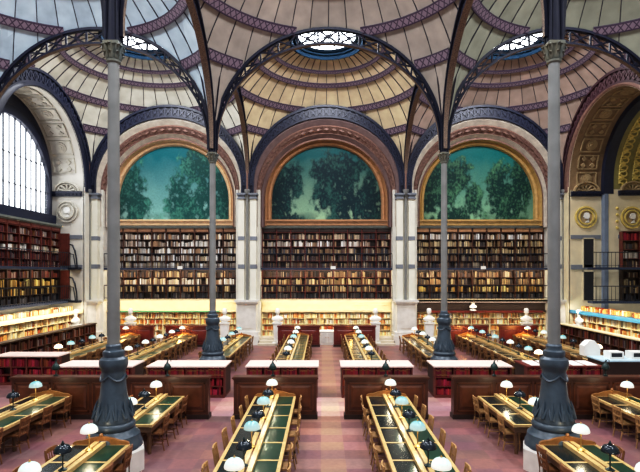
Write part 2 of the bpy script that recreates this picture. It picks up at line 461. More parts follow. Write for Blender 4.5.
# ------------------------------------------------------------------ iron columns
def make_column():
    root = thing('iron_column', 'x', 'column')
    m = MB(); m.lathe([(.74, 0), (.74, .5), (.7, .56), (.4, .57)], 8); m.xform(lambda x, y, z: (x, y, z)); m.build('plinth', 'marble', root)
    m = MB()
    m.lathe([(.66, .55), (.66, .66), (.62, .72), (.6, .86), (.52, .93), (.5, .98), (.47, 1.0), (.5, 1.04), (.505, 1.1), (.48, 1.15), (.45, 1.17), (.455, 1.22), (.43, 1.3), (.405, 1.42), (.355, 1.6), (.312, 1.8), (.285, 2.05), (.268, 2.34),
             (.275, 2.4), (.31, 2.46), (.325, 2.52), (.33, 2.58), (.315, 2.66), (.27, 2.69), (.235, 2.72), (.25, 2.78), (.245, 2.85), (.19, 2.88), (.175, 2.92), (.18, 2.98), (.15, 3.02), (.13, 3.03)], 32)
    base = m.build('base', 'column_base', root, smooth=True)
    m = MB()
    for k in range(4):
        pts = []
        for j in range(9):
            t = PI / 2 * (k + j / 8.); z = 2.3 - .14 * math.sin(PI * j / 8); r = .288
            pts.append((r * math.cos(t), r * math.sin(t), z))
        m.tube(pts, [.018 + .014 * math.sin(PI * j / 8) for j in range(9)], 6)
    m.build('swag', 'column_base', base, smooth=True)
    m = MB()
    for k in range(12):
        t = 2 * PI * k / 12
        for s_, h in ((0, .42), (-.13, .25), (.13, .25)):
            pts = [((.465 - .1 * q) * math.cos(t + s_ * (.4 + q)), (.465 - .1 * q) * math.sin(t + s_ * (.4 + q)), 1.28 + h * q) for q in (0, .35, .7, 1)]
            m.tube(pts, [.03, .035, .028, .006], 5)
    m.build('acanthus_leaf', 'column_base', base, smooth=True)
    m = MB(); m.lathe([(.145, 3.0), (.142, 6), (.13, 9.8)], 20); m.build('shaft', 'column_shaft', root, smooth=True)
    m = MB(); m.lathe([(.13, 9.75), (.165, 9.78), (.165, 9.83), (.135, 9.86), (.14, 10.0), (.16, 10.12), (.18, 10.2)], 20)
    for k in range(8):
        t = PI / 4 * k
        for r0, z0, r1, z1 in ((.13, 9.86, .21, 10.02), (.15, 9.98, .26, 10.18)):
            pts = [(r * math.cos(t), r * math.sin(t), z) for r, z in ((r0, z0), (r0 + .03, (z0 + z1) / 2), (r1 - .02, z1), (r1 + .03, z1 - .04), (r1, z1 - .08))]
            m.tube(pts, [.05, .055, .04, .03, .015], 6)
    m.box(-.19, -.19, 10.18, .19, .19, 10.25)
    m.build('capital', 'capital', root, smooth=True)
    m = MB(); m.lathe([(.17, 10.25), (.16, 10.6), (.13, 11.6), (.1, 12.6)], 12)
    for t in range(4):
        c, s_ = math.cos(PI / 2 * t + PI / 4), math.sin(PI / 2 * t + PI / 4)
        m.tube([(c * .2, s_ * .2, 10.25), (c * .2, s_ * .2, 11.4), (c * .17, s_ * .17, 13)], .035, 6)
    m.build('impost', 'iron_edge', root, smooth=True)
    return root
colm = Maker(make_column)
for sx, nm in ((-1, 'left'), (1, 'right')):
    colm.put((sx * S / 2, Y1, 0), 0, 'tall slate blue iron column on the %s, nearer of its row' % nm, 'iron columns')
    colm.put((sx * S / 2, Y2, 0), 0, 'tall grey iron column on the %s, farther of its row' % nm, 'iron columns')

# ------------------------------------------------------------------ wall arches: navy lattice band, mouldings, painting
def outline(r, zc, z0, n=48):
    a, b = r if isinstance(r, tuple) else (r, r)
    return [(-a, z0)] + [(a * math.cos(PI - PI * k / n), zc + b * math.sin(PI * k / n)) for k in range(n + 1)] + [(a, z0)]
mat('maroon_relief', (.09, .04, .05), .5, 0, .3, 4)
mat('maroon_iron', (.045, .013, .02), .5, 0, .3, 4)
def wall_arch(name, place, rz, loc, label, mts=('navy', 'navy_trim', 'lattice_relief')):
    """the navy iron wall arch, local plane y=0 facing -y"""
    root = thing(name, label, 'wall arch', loc, rz, 'navy wall arches', kind='structure')
    m = MB(); band(m, (4.9, RI), RO + .05, 0, .4, zlow=-.6); m.build('arch_band', mts[0], root, smooth=True)
    m = MB(); band(m, (4.88, RI - .02), (4.95, RI + .1), -.1, .1, zlow=-.6); band(m, RO - .1, RO + .05, -.12, .1, zlow=-.6); m.build('arch_edge', mts[1], root, smooth=True)
    m = MB(); lattice(m, (4.95, RI + .1), RO - .1, -.06, .02, 35, .06); m.build('lattice_relief', mts[2], root)
    return root
bays = [(-1, 'left'), (0, 'middle'), (1, 'right')]
for k, (ix, nm) in enumerate(bays):
    wall_arch('trim_%d' % (k + 1), nm, 0, (ix * S, Y3 - .2, ZC), 'navy lattice arch framing the %s painting' % nm)
wall_arch('trim_4', 'left', PI / 2, (-1.5 * S, Y2 + S / 2, ZC), 'navy lattice arch framing the large window').rotation_euler = (0, 0, PI / 2)
wall_arch('trim_5', 'right', -PI / 2, (1.5 * S, Y2 + S / 2, ZC), 'dark maroon lattice arch framing the coffered right recess', ('maroon_iron', 'maroon_iron', 'maroon_relief'))

YP = 34.0   # painting plane
MOULD = [  # (half width, centre height, y) outlines from the lattice in to the painting; material of the strip that follows
    ((4.92, 4.5), 10.7, 32.8, 'moulding'), ((4.84, 4.46), 10.62, 32.78, 'moulding'), ((4.7, 4.42), 10.36, 33.05, 'moulding_brown'), ((4.66, 4.4), 10.28, 32.98, 'ornament'),
    ((4.46, 4.36), 9.98, 33.3, 'moulding_brown'), ((4.42, 4.33), 9.92, 33.22, 'moulding'), ((4.3, 4.26), 9.78, 33.5, 'moulding_brown'), (4.2, 9.72, 33.44, 'gold'), (4.08, 9.75, 33.8, 'gold'), (4.0, 9.78, 33.72, 'gold'), (3.86, 9.8, 33.8, 'gold'), (3.8, 9.8, YP, None)]
ZS = 8.46
for k, (ix, nm) in enumerate(bays):
    root = thing('trim_%d' % (k + 6), 'stepped mouldings around the %s painting' % nm, 'moulding', (ix * S, 0, 0), kind='structure')
    groups = {}
    for a, b in zip(MOULD[:7], MOULD[1:8]):
        m = groups.setdefault(a[3], MB())
        A, B = outline(a[0], a[1], 7.9), outline(b[0], b[1], 7.9)
        m.loft([[(x, a[2], z) for x, z in A], [(x, b[2], z) for x, z in B]])
    for mname, m in groups.items(): m.build('moulding', 'moulding_dark' if (ix == 0 and mname == 'moulding') else mname, root, smooth=True)
    # small raised ornaments along the brown band
    m = MB()
    for q in range(27):
        t = PI * (q + .5) / 27; zc = 10.13
        c = (-4.56 * math.cos(t), 33.08, zc + 4.38 * math.sin(t)); d = (math.sin(t), math.cos(t))
        m.prism([(.2, 0), (0, .1), (-.2, 0), (0, -.1)], lambda a, b, tt: (c[0] + d[0] * a - d[1] * -b, tt, c[2] + d[1] * a * 1 + d[0] * b), 33.05, 33.2)
    m.build('lozenge_ornament', 'moulding_brown', root)

# paintings: flat lunettes with a generic wooded landscape
TREES = {
    -1: ([(-.82, .35, .32, .55), (-.72, .2, .3, .4), (.1, .28, .26, .42), (.25, .12, .3, .3), (.45, .75, .36, .28), (.72, .55, .35, .5), (.62, .2, .5, .34), (.9, .3, .3, .5)],
         (.003, .14, .17), (.28, .5, .46), (.008, .07, .066), (.05, .2, .16)),
    0: ([(-.85, .3, .28, .5), (-.62, .55, .22, .3), (.2, .55, .42, .45), (.4, .7, .38, .28), (.0, .32, .3, .24), (.45, .2, .42, .36), (.8, .25, .3, .5), (-.1, .66, .22, .2), (-.75, .02, .3, .1)],
        (.004, .1, .11), (.3, .44, .3), (.005, .024, .034), (.025, .09, .08)),
    1: ([(-.7, .5, .45, .42), (-.35, .6, .28, .26), (-.85, .3, .3, .5), (-.5, .05, .6, .16), (.42, .45, .34, .34), (.5, .2, .4, .34), (.78, .5, .25, .42), (-.1, .25, .2, .26)],
        (.003, .15, .15), (.26, .46, .3), (.007, .04, .036), (.07, .19, .11))}
def painting(ix, nm):
    root = thing('lunette_painting', '%s arched painting of trees under teal sky above bookcases' % nm, 'painting', (ix * S, 0, 0), group='lunette paintings')
    trees, sky_t, sky_b, leaf, leaf2 = TREES[ix]
    m = MB(); nx, nz = 150, 120; rows = []; r, zc = 3.8, 9.8; ztop = zc + r
    def colour(x, z):
        u, v = x / r, (z - ZS) / (ztop - ZS)
        p = Vector((u * 3.2 + ix * 17, v * 3.2, 0))
        n1 = noise.fractal(p * 1.1, 1., 2., 5); n2 = noise.fractal(p * 3.2 + Vector((5, 3, 1)), .9, 2., 4)
        k = min(1, max(0, v * 1.15 + n1 * .1))
        c = [b + (t - b) * (k ** .8) for t, b in zip(sky_t, sky_b)]
        best = -9
        for cx, cz, rx, rz in trees:
            best = max(best, 1 - ((u - cx) / rx) ** 2 - ((v - cz) / rz) ** 2)
        s_ = best * .9 + n1 * .55 + n2 * .75
        a = min(1, max(0, (s_ + .05) / .5)) ** 1.1
        n3 = noise.fractal(p * 9. + Vector((2, 7, 4)), .8, 2., 3); hl = min(1.4, max(0, .22 + n1 * .9 + n2 * .8 + n3 * .9 - (best - .3) * .4))
        d = [l + (l2 - l) * hl for l, l2 in zip(leaf, leaf2)]
        if v < .12 and n1 > -.2: a = max(a, min(1, (.12 - v) * 12 * (.4 + n1)))
        c = [x_ * (1 - a) + y_ * a for x_, y_ in zip(c, d)]
        vg = 1 - .35 * min(1, abs(u)) ** 4
        return tuple(max(0, x_ * vg) for x_ in c)
    for j in range(nz + 1):
        z = ZS + (ztop - .002 - ZS) * j / nz
        w = r if z <= zc else math.sqrt(max(r * r - (z - zc) ** 2, 0))
        rows.append([(-w + 2 * w * i / nx, YP, z) for i in range(nx + 1)])
    for rr in rows: m.v += rr
    for j in range(nz):
        for i in range(nx):
            a = rows[j][i]; b = rows[j + 1][i + 1]; m.col = colour((a[0] + b[0]) / 2, (a[2] + b[2]) / 2)
            o = j * (nx + 1) + i; m.face((o, o + 1, o + nx + 2, o + nx + 1))
    m.build('canvas', 'painted', root, col=True)
    m = MB()
    for a, b in zip(MOULD[7:], MOULD[8:]):
        A, B = outline(a[0], a[1], 8.0), outline(b[0], b[1], 8.0)
        m.loft([[(x, a[2], z) for x, z in A], [(x, b[2], z) for x, z in B]])
    m.box(-4.2, 33.6, 8.05, 4.2, 34.05, 8.32); m.box(-4.3, 33.5, 8.32, 4.3, 34.05, 8.42); m.box(-3.9, 33.8, 8.42, 3.9, 34.05, ZS + .02)
    m.build('gilt_frame', {-1: 'gold_pale', 0: 'gold', 1: 'gold_yellow'}[ix], root, smooth=True)
for ix, nm in bays: painting(ix, nm)

# ------------------------------------------------------------------ back wall shell and piers
m = MB()
m.box(-24, 34.1, 0, 24, 34.5, 17)
for sx in (-1.5, -.5, .5, 1.5):     # wall between the bays behind the piers
    m.box(sx * S - .82, Y3 + .05, 0, sx * S + .82, 34.2, 10.4)
tag(m.build('wall_back', 'stone'), 'cream stone back wall behind the bookcases', 'wall', kind='structure')

def make_pier(): 
    root = thing('wall_pier', 'x', 'pier')
    for s_ in (-1, 1):
        m = MB(); x0, x1 = sorted((s_ * .2, s_ * .6)); m.box(x0, -.35, 2.95, x1, .3, 9.75); m.build('pilaster', 'pier', root)
        m = MB(); m.box(x0 - .06, -.42, 9.72, x1 + .06, .3, 9.8); m.box(x0 - .02, -.4, 9.8, x1 + .02, .3, 9.98); m.box(x0 - .1, -.48, 9.98, x1 + .1, .3, 10.1); m.build('capital', 'pier_band', root)
        m = MB(); m.box(x0 - .01, -.37, 6.95, x1 + .01, .3, 7.22); m.box(x0 - .01, -.37, 5.06, x1 + .01, .3, 5.34); m.build('stone_band', 'pier_band', root)
    m = MB(); m.box(-.25, -.2, 2.95, .25, .3, 10); m.build('backing', 'pier', root)
    m = MB(); m.tube([(0, -.3, 2.95), (0, -.3, 10.1)], .075, 12); m.lathe([(.1, 10), (.2, 10.25), (.2, 10.35)], 12, 0, -.3); m.build('engaged_column', 'column_shaft', root, smooth=True)
    m = MB(); m.tube([(0, -.3, 10.3), (0, -.3, 12.2), (0, -.25, 13.2)], .07, 8); m.build('impost', 'moulding_brown', root, smooth=True)
    m = MB(); m.box(-.86, -.8, 0, .86, .3, .6); m.box(-.8, -.72, .6, .8, .3, .85); m.box(-.62, -.55, .85, .62, .3, 2.7); m.box(-.72, -.64, 2.7, .72, .3, 2.82); m.box(-.8, -.72, 2.82, .8, .3, 2.97); m.box(-.4, -.58, 1.1, .4, -.54, 2.5)
    m.build('pedestal', 'marble', root)
    return root
pier = Maker(make_pier)
for sx, nm in ((-.5, 'cream pier left of the middle painting, on a stone pedestal'), (.5, 'cream pier right of the middle painting, on a stone pedestal'),
               (-1.5, 'cream pier in the left back corner of the hall'), (1.5, 'cream pier in the right back corner of the hall')):
    pier.put((sx * S, Y3, 0), 0, nm, 'back wall piers')

# steps and dais at the foot of the back wall
m = MB()
m.box(-24, 32.75, 0, 24, 34.2, .45)
for i in range(3):
    for sx in (-1, 1):
        x0, x1 = sorted((sx * 3.3, sx * 4.5)); m.box(x0, 32.75 - .3 * (3 - i), 0, x1, 32.8, .15 * (i + 1))
tag(m.build('floor_dais', 'dais'), 'low pale stone dais with steps along the back wall', 'dais', kind='structure')

# ------------------------------------------------------------------ books (mass) and bookcases
PAL = {
    'pale': [(.5, .48, .45), (.36, .31, .26), (.2, .12, .07), (.1, .07, .06), (.42, .34, .22), (.55, .52, .48), (.26, .2, .16)],
    'dark': [(.07, .045, .04), (.14, .08, .045), (.26, .18, .1), (.05, .03, .03), (.34, .27, .19), (.1, .05, .03), (.04, .04, .05)],
    'tan': [(.3, .22, .11), (.16, .1, .05), (.07, .05, .04), (.42, .34, .2), (.05, .04, .04), (.22, .14, .07)],
    'red': [(.24, .014, .025), (.33, .03, .035), (.16, .01, .03), (.11, .008, .02), (.28, .02, .05), (.2, .05, .02)],
    'maroon': [(.1, .02, .02), (.15, .035, .02), (.06, .015, .02), (.25, .2, .18), (.05, .03, .04), (.12, .05, .02)],
    'gold': [(.5, .34, .1), (.3, .17, .04), (.07, .04, .02), (.55, .45, .2), (.04, .03, .02)],
    'black': [(.02, .022, .03), (.035, .035, .05), (.05, .04, .04), (.1, .09, .09), (.016, .016, .02)],
    'cream': [(.72, .6, .38), (.62, .42, .2), (.45, .2, .07), (.75, .68, .5), (.3, .1, .04), (.66, .55, .3)],
    'orange': [(.6, .25, .07), (.7, .42, .14), (.35, .08, .03), (.75, .6, .35), (.5, .2, .05)]}
MASS = MB()
def books_row(o, u, n, length, z, h, pal, wmin=.04, wmax=.09, fill=.93, mb=None):
    mb = mb or MASS; a = 0; P = PAL[pal]; u3, n3 = u, n
    run = R.choice(P); rh = .9
    while a < length - wmin:
        w = R.uniform(wmin, wmax)
        if a + w > length: break
        if R.random() < .3: run = R.choice(P); rh = R.uniform(.62, .97)
        c = R.choice(P) if R.random() < .5 else run
        if R.random() < fill:
            k = R.uniform(.6, 2.1); mb.col = tuple(min(.9, x * k) for x in c)
            hh = h * min(.98, rh * R.uniform(.88, 1.06)); d = R.uniform(.0, .05)
            mb.obox((o[0] + u[0] * a - n[0] * d, o[1] + u[1] * a - n[1] * d), u, (-n[0], -n[1]), w * .94, .2, z, z + hh)
        elif R.random() < .5: a += R.uniform(.05, .25)
        a += w
def bookcase(name, label, o, u, n, length, z0, z1, rows, div, pals, wood='case', depth=.34, header=.0, hmat='case_header', back='case_dark', books=True, group=None, shelf_mat=None):
    """o: front left corner of the case (plan), u: along, n: towards the reader"""
    root = thing(name, label, 'bookcase', (0, 0, 0), group=group)
    nn = (-n[0], -n[1])
    m = MB(); m.obox((o[0] + nn[0] * (depth - .03), o[1] + nn[1] * (depth - .03)), u, nn, length, .03, z0, z1); m.build('back_panel', back, root)
    top = z1 - header
    for i in range(div + 1):
        a = (length - .05) * i / div
        m = MB(); m.obox((o[0] + u[0] * a, o[1] + u[1] * a), u, nn, .05, depth, z0, z1); m.build('upright', wood, root)
    H = (top - z0) / rows
    for j in range(rows + 1):
        m = MB(); m.obox((o[0] + nn[0] * .012, o[1] + nn[1] * .012), u, nn, length, depth - .02, z0 + H * j - (.03 if j else 0), z0 + H * j + (0 if j else .03)); m.build('shelf', shelf_mat or wood, root)
        if j < rows and books:
            for i in range(div):
                a = length * i / div + .05
                pl = pals[j % len(pals)] if isinstance(pals, list) else pals
                books_row((o[0] + u[0] * a + nn[0] * .06, o[1] + u[1] * a + nn[1] * .06), u, n, length / div - .07, z0 + H * j + (.0 if j else .03), H - .05, pl)
    if header:
        m = MB()
        for i in range(div):
            a = length * i / div + .06
            m.obox((o[0] + u[0] * a, o[1] + u[1] * a), u, nn, length / div - .12, .1, top + .03, z1 - .04)
        m.build('header_panel', hmat, root)
        m = MB(); m.obox((o[0] - u[0] * .05 + n[0] * .1, o[1] - u[1] * .05 + n[1] * .1), u, nn, length + .1, .44, z1 - .03, z1 + .09); m.obox((o[0] - u[0] * .05 + n[0] * .04, o[1] - u[1] * .05 + n[1] * .04), u, nn, length + .1, .38, z1 - .1, z1 - .03); m.build('cornice', 'cornice_grey', root)
    return root
G2, G1 = 5.12, 2.98
def gallery(label, o, u, n, length, z, depth=.75, slab='gallery_floor', rail=.95):
    """walkway: o = inner left end at the bookcase face, n towards the hall"""
    root = thing('gallery', label, 'gallery', group='iron galleries')
    m = MB(); m.obox(o, u, n, length, depth, z - .14, z); m.build('walkway', slab, root)
    e = (o[0] + n[0] * (depth - .05), o[1] + n[1] * (depth - .05))
    m = MB(); m.bar((e[0], e[1], z + rail), (e[0] + u[0] * length, e[1] + u[1] * length, z + rail), .05, .05)
    m.bar((e[0], e[1], z + .1), (e[0] + u[0] * length, e[1] + u[1] * length, z + .1), .03, .03); m.build('handrail', 'rail_iron', root)
    m = MB(); k = max(2, int(length / .24))
    for i in range(k + 1):
        a = length * i / k; m.bar((e[0] + u[0] * a, e[1] + u[1] * a, z), (e[0] + u[0] * a, e[1] + u[1] * a, z + rail), .02, .02)
    m.build('baluster_lattice', 'rail_iron', root)
    return root
for xx, nm in ((-9.9, 'left'), (.45, 'middle'), (10.6, 'right')):
    m = MB(); m.box(-.17, -.02, -.1, .17, 0, .1)
    tag(m.build('shelf_plate', 'paper', loc=(xx, 32.98, 5.13)), 'small white plate on the upper gallery edge below the %s painting' % nm, 'plate', 'shelf plates')
YB = 33.75     # front of the upper cases on the back wall
X_, NF = (1, 0), (0, -1)
CFG = {-1: (['pale', 'pale', 'pale', 'pale'], ['black', 'tan', 'pale', 'dark'], 'case'),
       0: (['dark', 'dark', 'pale', 'dark'], ['black', 'tan', 'tan', 'dark'], 'case_red'),
       1: (['dark', 'tan', 'tan', 'pale'], ['black', 'gold', 'tan', 'dark'], 'case')}
for ix, nm in bays:
    cx = ix * S; L = 8.9; x0 = cx - 4.45
    up, lo, wood = CFG[ix]
    bookcase('wall_bookcase', 'upper dark wood bookcase under the %s painting, books packed four shelves high' % nm, (x0, YB), X_, NF, L, G2, 7.95, 5, 9, [up[0]] + up, wood, header=.36, hmat=('case_header', 'case_dark', 'gold')[ix + 1], group='upper wall bookcases')
    bookcase('wall_bookcase', 'middle dark wood bookcase between galleries below the %s painting' % nm, (x0, YB), X_, NF, L, G1, G2 - .14, 4, 9, lo, wood, group='middle wall bookcases')
    gallery('upper iron gallery across the bay below the %s painting' % nm, (x0, YB), X_, NF, L, G2)
    gallery('lower iron gallery across the bay below the %s painting' % nm, (x0, YB), X_, NF, L, G1, slab='case_cream')
    # ground tier, cream painted
    bookcase('ground_bookcase', 'cream painted ground floor bookcase under the %s bay gallery' % nm, (x0, 33.5), X_, NF, L, .45, 2.1, 4, 7 if ix else 9, ['cream', 'orange', 'cream', 'cream'] if ix >= 0 else ['cream', 'cream', 'orange', 'cream'], 'case_cream', back='case_cream', group='ground floor bookcases')
    m = MB(); m.box(x0, 33.4, 2.1, x0 + L, 33.7, 2.2); m.box(x0, 33.62, 2.2, x0 + L, 33.9, 2.86)
    if ix == 0:
        m.box(x0 + .5, 33.36, 2.2, x0 + L - .6, 33.42, 2.27); m.box(x0, 33.56, 2.55, x0 + L, 33.62, 2.6)
    if ix == 1: m.box(x0, 33.0, 2.76, x0 + L, 33.1, 2.96)
    tag(m.build('trim_%d' % (ix + 21), 'case_dark' if ix == 1 else 'case_cream'), 'cream panel above the %s ground floor bookcase' % nm, 'panel', kind='structure')
m = MB(); m.box(-14.6, 33.32, 2.1, -7.3, 33.42, 2.2); tag(m.build('trim_24', 'green_trim'), 'thin green ledge along the left cream bookcase', 'ledge', kind='structure')
m = MB(); m.box(6.9, 33.32, 2.05, 14.8, 33.42, 2.2); tag(m.build('trim_25', 'partition_red'), 'thin red ledge along the right cream bookcase', 'ledge', kind='structure')

# white cabinet in the middle of the back wall
r_ = thing('low_cabinet', 'white low cabinet with shelf at the end of the aisle', 'cabinet', (0, 33.0, .0))
m = MB(); m.box(-.42, -.6, 0, .5, .3, .85); m.box(-.46, -.64, .85, .54, .3, .9); m.build('cabinet_body', 'paper', r_)
for k in (0, 1):
    d_ = MB().box(-.38 + k * .44, -.63, .12, .02 + k * .44, -.6, .78).build('door', 'marble', r_); MB().ball((-.05 + k * .16, -.65, .5), .025, 8).build('knob', 'brass', d_)

# ------------------------------------------------------------------ side bays
CY = Y2 + S / 2
def arc_yz(r, zc, z0, n=40):  return [(CY - r, z0)] + [(CY - r * math.cos(PI * k / n), zc + r * math.sin(PI * k / n)) for k in range(n + 1)] + [(CY + r, z0)]
def soffit(mb, xa, xb, r, zc=ZC, z0=0.):
    A = arc_yz(r, zc, z0); mb.loft([[(xa, y, z) for y, z in A], [(xb, y, z) for y, z in A]])
def on_soffit(r, x0, sx, zc=ZC):
    """map (u along the arc from the crown, v across, h height off the surface) to space"""
    return lambda u, v, h: (x0 + sx * v, CY + (r - h) * math.sin(u / r), zc + (r - h) * math.cos(u / r))
def coffers(mb, fn, r, v0, v1, pitch, ring=.08):
    n = int((PI / 2 * r) / pitch)
    for k in range(-n, n + 1):
        u = k * pitch; c = (v0 + v1) / 2; hw, hv = pitch * .42, (v1 - v0) / 2
        for a0, a1, b0, b1 in ((-hw, hw, -hv, -hv + ring), (-hw, hw, hv - ring, hv), (-hw, -hw + ring, -hv, hv), (hw - ring, hw, -hv, hv)):
            mb.prism([(u + a0, c + b0), (u + (a0 + a1) / 2, c + b0), (u + a1, c + b0), (u + a1, c + b1), (u + (a0 + a1) / 2, c + b1), (u + a0, c + b1)], lambda a, b, h: fn(a, b, h), 0, .07)
        if k % 2 == 0:
            for rad, hh in ((.36, .06), (.24, .1), (.12, .14)):
                mb.prism([(u + rad * math.cos(q), c + rad * math.sin(q)) for q in (2 * PI * i / 14 for i in range(14))], lambda a, b, h: fn(a, b, h), 0, hh)
        else:
            for sa in (-1, 1):
                for sb in (-1, 1):
                    mb.prism([(u + sa * hw * .45 + .17 * math.cos(q), c + sb * hv * .45 + .17 * math.sin(q)) for q in (PI / 2 * i for i in range(4))], lambda a, b, h: fn(a, b, h), 0, .09)

# left: recess with the window
XL = -18.2
m = MB(); soffit(m, -15.9, XL, 4.35)
pl = MB(); pl.loft([[(-15.86, CY + p, q) for p, q in outline((4.95, 4.5), ZC, 10.1)], [(-15.8, CY + p, q) for p, q in outline(4.55, ZC, 10.1)], [(-15.8, CY + p, q) for p, q in outline(4.4, ZC, 10.1)], [(-15.95, CY + p, q) for p, q in outline(4.34, ZC, 10.1)]])
tag(pl.build('trim_18', 'navy_trim', smooth=True), 'blue grey archivolt around the window recess', 'moulding', kind='structure')
m.box(XL - .4, Y2, 0, XL, Y3 + 1.2, 17); m.box(-15.95, CY + 4.35, 0, -15.85, Y3 + .1, 10.4)
tag(m.build('wall_left', 'stone', smooth=True), 'left wall with deep arched window recess', 'wall', kind='structure')
m = MB(); coffers(m, on_soffit(4.35, -15.9, -1), 4.35, .5, 1.95, 1.15)
tag(m.build('trim_10', 'coffer', smooth=False), 'white coffered arch soffit beside the window', 'coffering', kind='structure')
w1 = thing('window_1', 'large arched window with thin iron bars in the left wall', 'window', (0, 0, 0), kind='structure')
m = MB(); rg = 3.85; zb = 8.5; zcw = 9.85
A = [(CY - rg, zb)] + [(CY - rg * math.cos(PI * k / 40), zcw + rg * math.sin(PI * k / 40)) for k in range(41)] + [(CY + rg, zb)]
o = len(m.v); m.v += [(XL + .12, y, z) for y, z in A]; m.face(tuple(range(len(A))))
m.build('glass_pane', 'glass_window', w1)
m = MB()
B = [(CY - 4.36, 8.2)] + [(CY - 4.36 * math.cos(PI * k / 40), ZC + 4.36 * math.sin(PI * k / 40)) for k in range(41)] + [(CY + 4.36, 8.2)]
C_ = [(CY - 4.1, 8.2)] + [(CY - 4.1 * math.cos(PI * k / 40), 10.2 + 4.1 * math.sin(PI * k / 40)) for k in range(41)] + [(CY + 4.1, 8.2)]
m.loft([[(XL + .2, y, z) for y, z in B], [(XL + .32, y, z) for y, z in C_], [(XL + .3, y, z) for y, z in C_], [(XL + .36, y, z) for y, z in A], [(XL + .1, y, z) for y, z in A]])
m.box(XL, CY - 4.3, 7.95, XL + .5, CY + 4.3, 8.5)
m.build('window_frame', 'navy_trim', w1, smooth=True)
m = MB()
for k in range(-7, 8):
    y = CY + k * .52; h = zcw + math.sqrt(max(rg * rg - (y - CY) ** 2, 0)) if abs(y - CY) < rg else zb
    wd = .06 if k % 2 else .022
    m.box(XL + .1, y - wd / 2, zb, XL + .22, y + wd / 2, h)
for z in (9.9, 11.6):
    hw = rg if z < zcw else math.sqrt(rg * rg - (z - zcw) ** 2)
    m.box(XL + .1, CY - hw, z - .02, XL + .2, CY + hw, z + .02)
for k in range(-29, 30):   # cresting at the foot of the window
    y = CY + k * .13; m.box(XL + .2, y - .015, zb, XL + .23, y + .015, zb + .42 + .08 * (k % 2))
m.build('window_bar', 'bar', w1)

YJ = CY + 4.35 - .01   # plane of the far jambs, facing the hall's entrance side
def medallion(name, label, x, z, rim, face, y):
    root = thing(name, label, 'medallion', (x, y, z), group='portrait medallions')
    def ring(ra, rb, d, mt, nm):
        m = MB(); q = [2 * PI * k / 28 for k in range(29)]
        m.loft([[(ra * math.cos(t), 0, ra * math.sin(t)) for t in q], [(ra * math.cos(t), -d, ra * math.sin(t)) for t in q], [(rb * math.cos(t), -d, rb * math.sin(t)) for t in q], [(rb * math.cos(t), 0, rb * math.sin(t)) for t in q]])
        return m.build(nm, mt, root, smooth=True)
    ring(.72, .62, .1, rim, 'outer_rim'); ring(.5, .42, .14, rim, 'inner_rim')
    m = MB(); m.prism([(.5 * math.cos(2 * PI * k / 24), .5 * math.sin(2 * PI * k / 24)) for k in range(24)], lambda a, b, t: (a, -t, b), 0, .05)
    m.build('disc', face, root)
    m = MB()   # profile head in relief
    m.prism([(-.1, -.36), (.2, -.34), (.12, -.2), (.14, -.12), (.05, -.1), (-.02, -.1), (-.12, -.08), (-.14, 0), (-.2, .02), (-.14, .12), (-.14, .22), (-.02, .3), (.14, .28), (.22, .14), (.2, -.02), (.16, -.12)][::1], lambda a, b, t: (a, -t, b), .05, .12)
    m.build('portrait_relief', 'statue', root)
    return root
medallion('medallion', 'white round portrait medallion on the jamb beside the window', -17.0, 8.78, 'coffer', 'stone', YJ)
medallion('medallion', 'gilt round portrait medallion above dark doorways, left of two on the right', 16.98, 8.42, 'gilt_relief', 'coffer_tan', YJ)

def jamb_trim(nm, xa, xb, y, mt, label, pier_mat):
    root = thing(nm, label, 'cornice', kind='structure'); x0, x1 = sorted((xa, xb)); c = (x0 + x1) / 2; w = min(.85, (x1 - x0) / 2 - .1)
    m = MB(); m.box(x0, y - .2, 9.95, x1, y + .02, 10.1); m.box(x0, y - .12, 9.78, x1, y + .02, 9.95)
    for k in range(int((x1 - x0) / .24)): m.box(x0 + .06 + k * .24, y - .17, 9.84, x0 + .18 + k * .24, y, 9.95)
    m.build('cornice', 'navy_trim', root)
    q = [PI * k / 16 for k in range(17)]
    m = MB()
    for ra, rb, d in ((w, w - .12, .22), (w - .2, w - .28, .16)):
        m.loft([[(c + ra * math.cos(t), y, 10.1 + ra * math.sin(t) * .75) for t in q], [(c + ra * math.cos(t), y - d, 10.1 + ra * math.sin(t) * .75) for t in q], [(c + rb * math.cos(t), y - d, 10.1 + rb * math.sin(t) * .75) for t in q], [(c + rb * math.cos(t), y, 10.1 + rb * math.sin(t) * .75) for t in q]])
    for k in range(5):
        t = PI * (k + .5) / 5; m.tube([(c, y - .06, 10.1), (c + (w - .3) * math.cos(t), y - .1, 10.1 + (w - .3) * .75 * math.sin(t))], [.03, .09], 6)
    m.build('shell_pediment', mt, root, smooth=True)
    m = MB(); m.box(x0, y - .05, 7.0, x1, y + .02, 7.25); m.box(x0, y - .05, 5.0, x1, y + .02, 5.3); m.build('stone_band', pier_mat, root)
jamb_trim('trim_11', -17.95, -16.0, YJ, 'coffer', 'dark cornice and white shell pediment beside the window', 'pier_band')
jamb_trim('trim_12', 16.0, 17.95, YJ, 'coffer_tan', 'dark cornice and tan shell pediment above gilt medallion', 'pier_band')
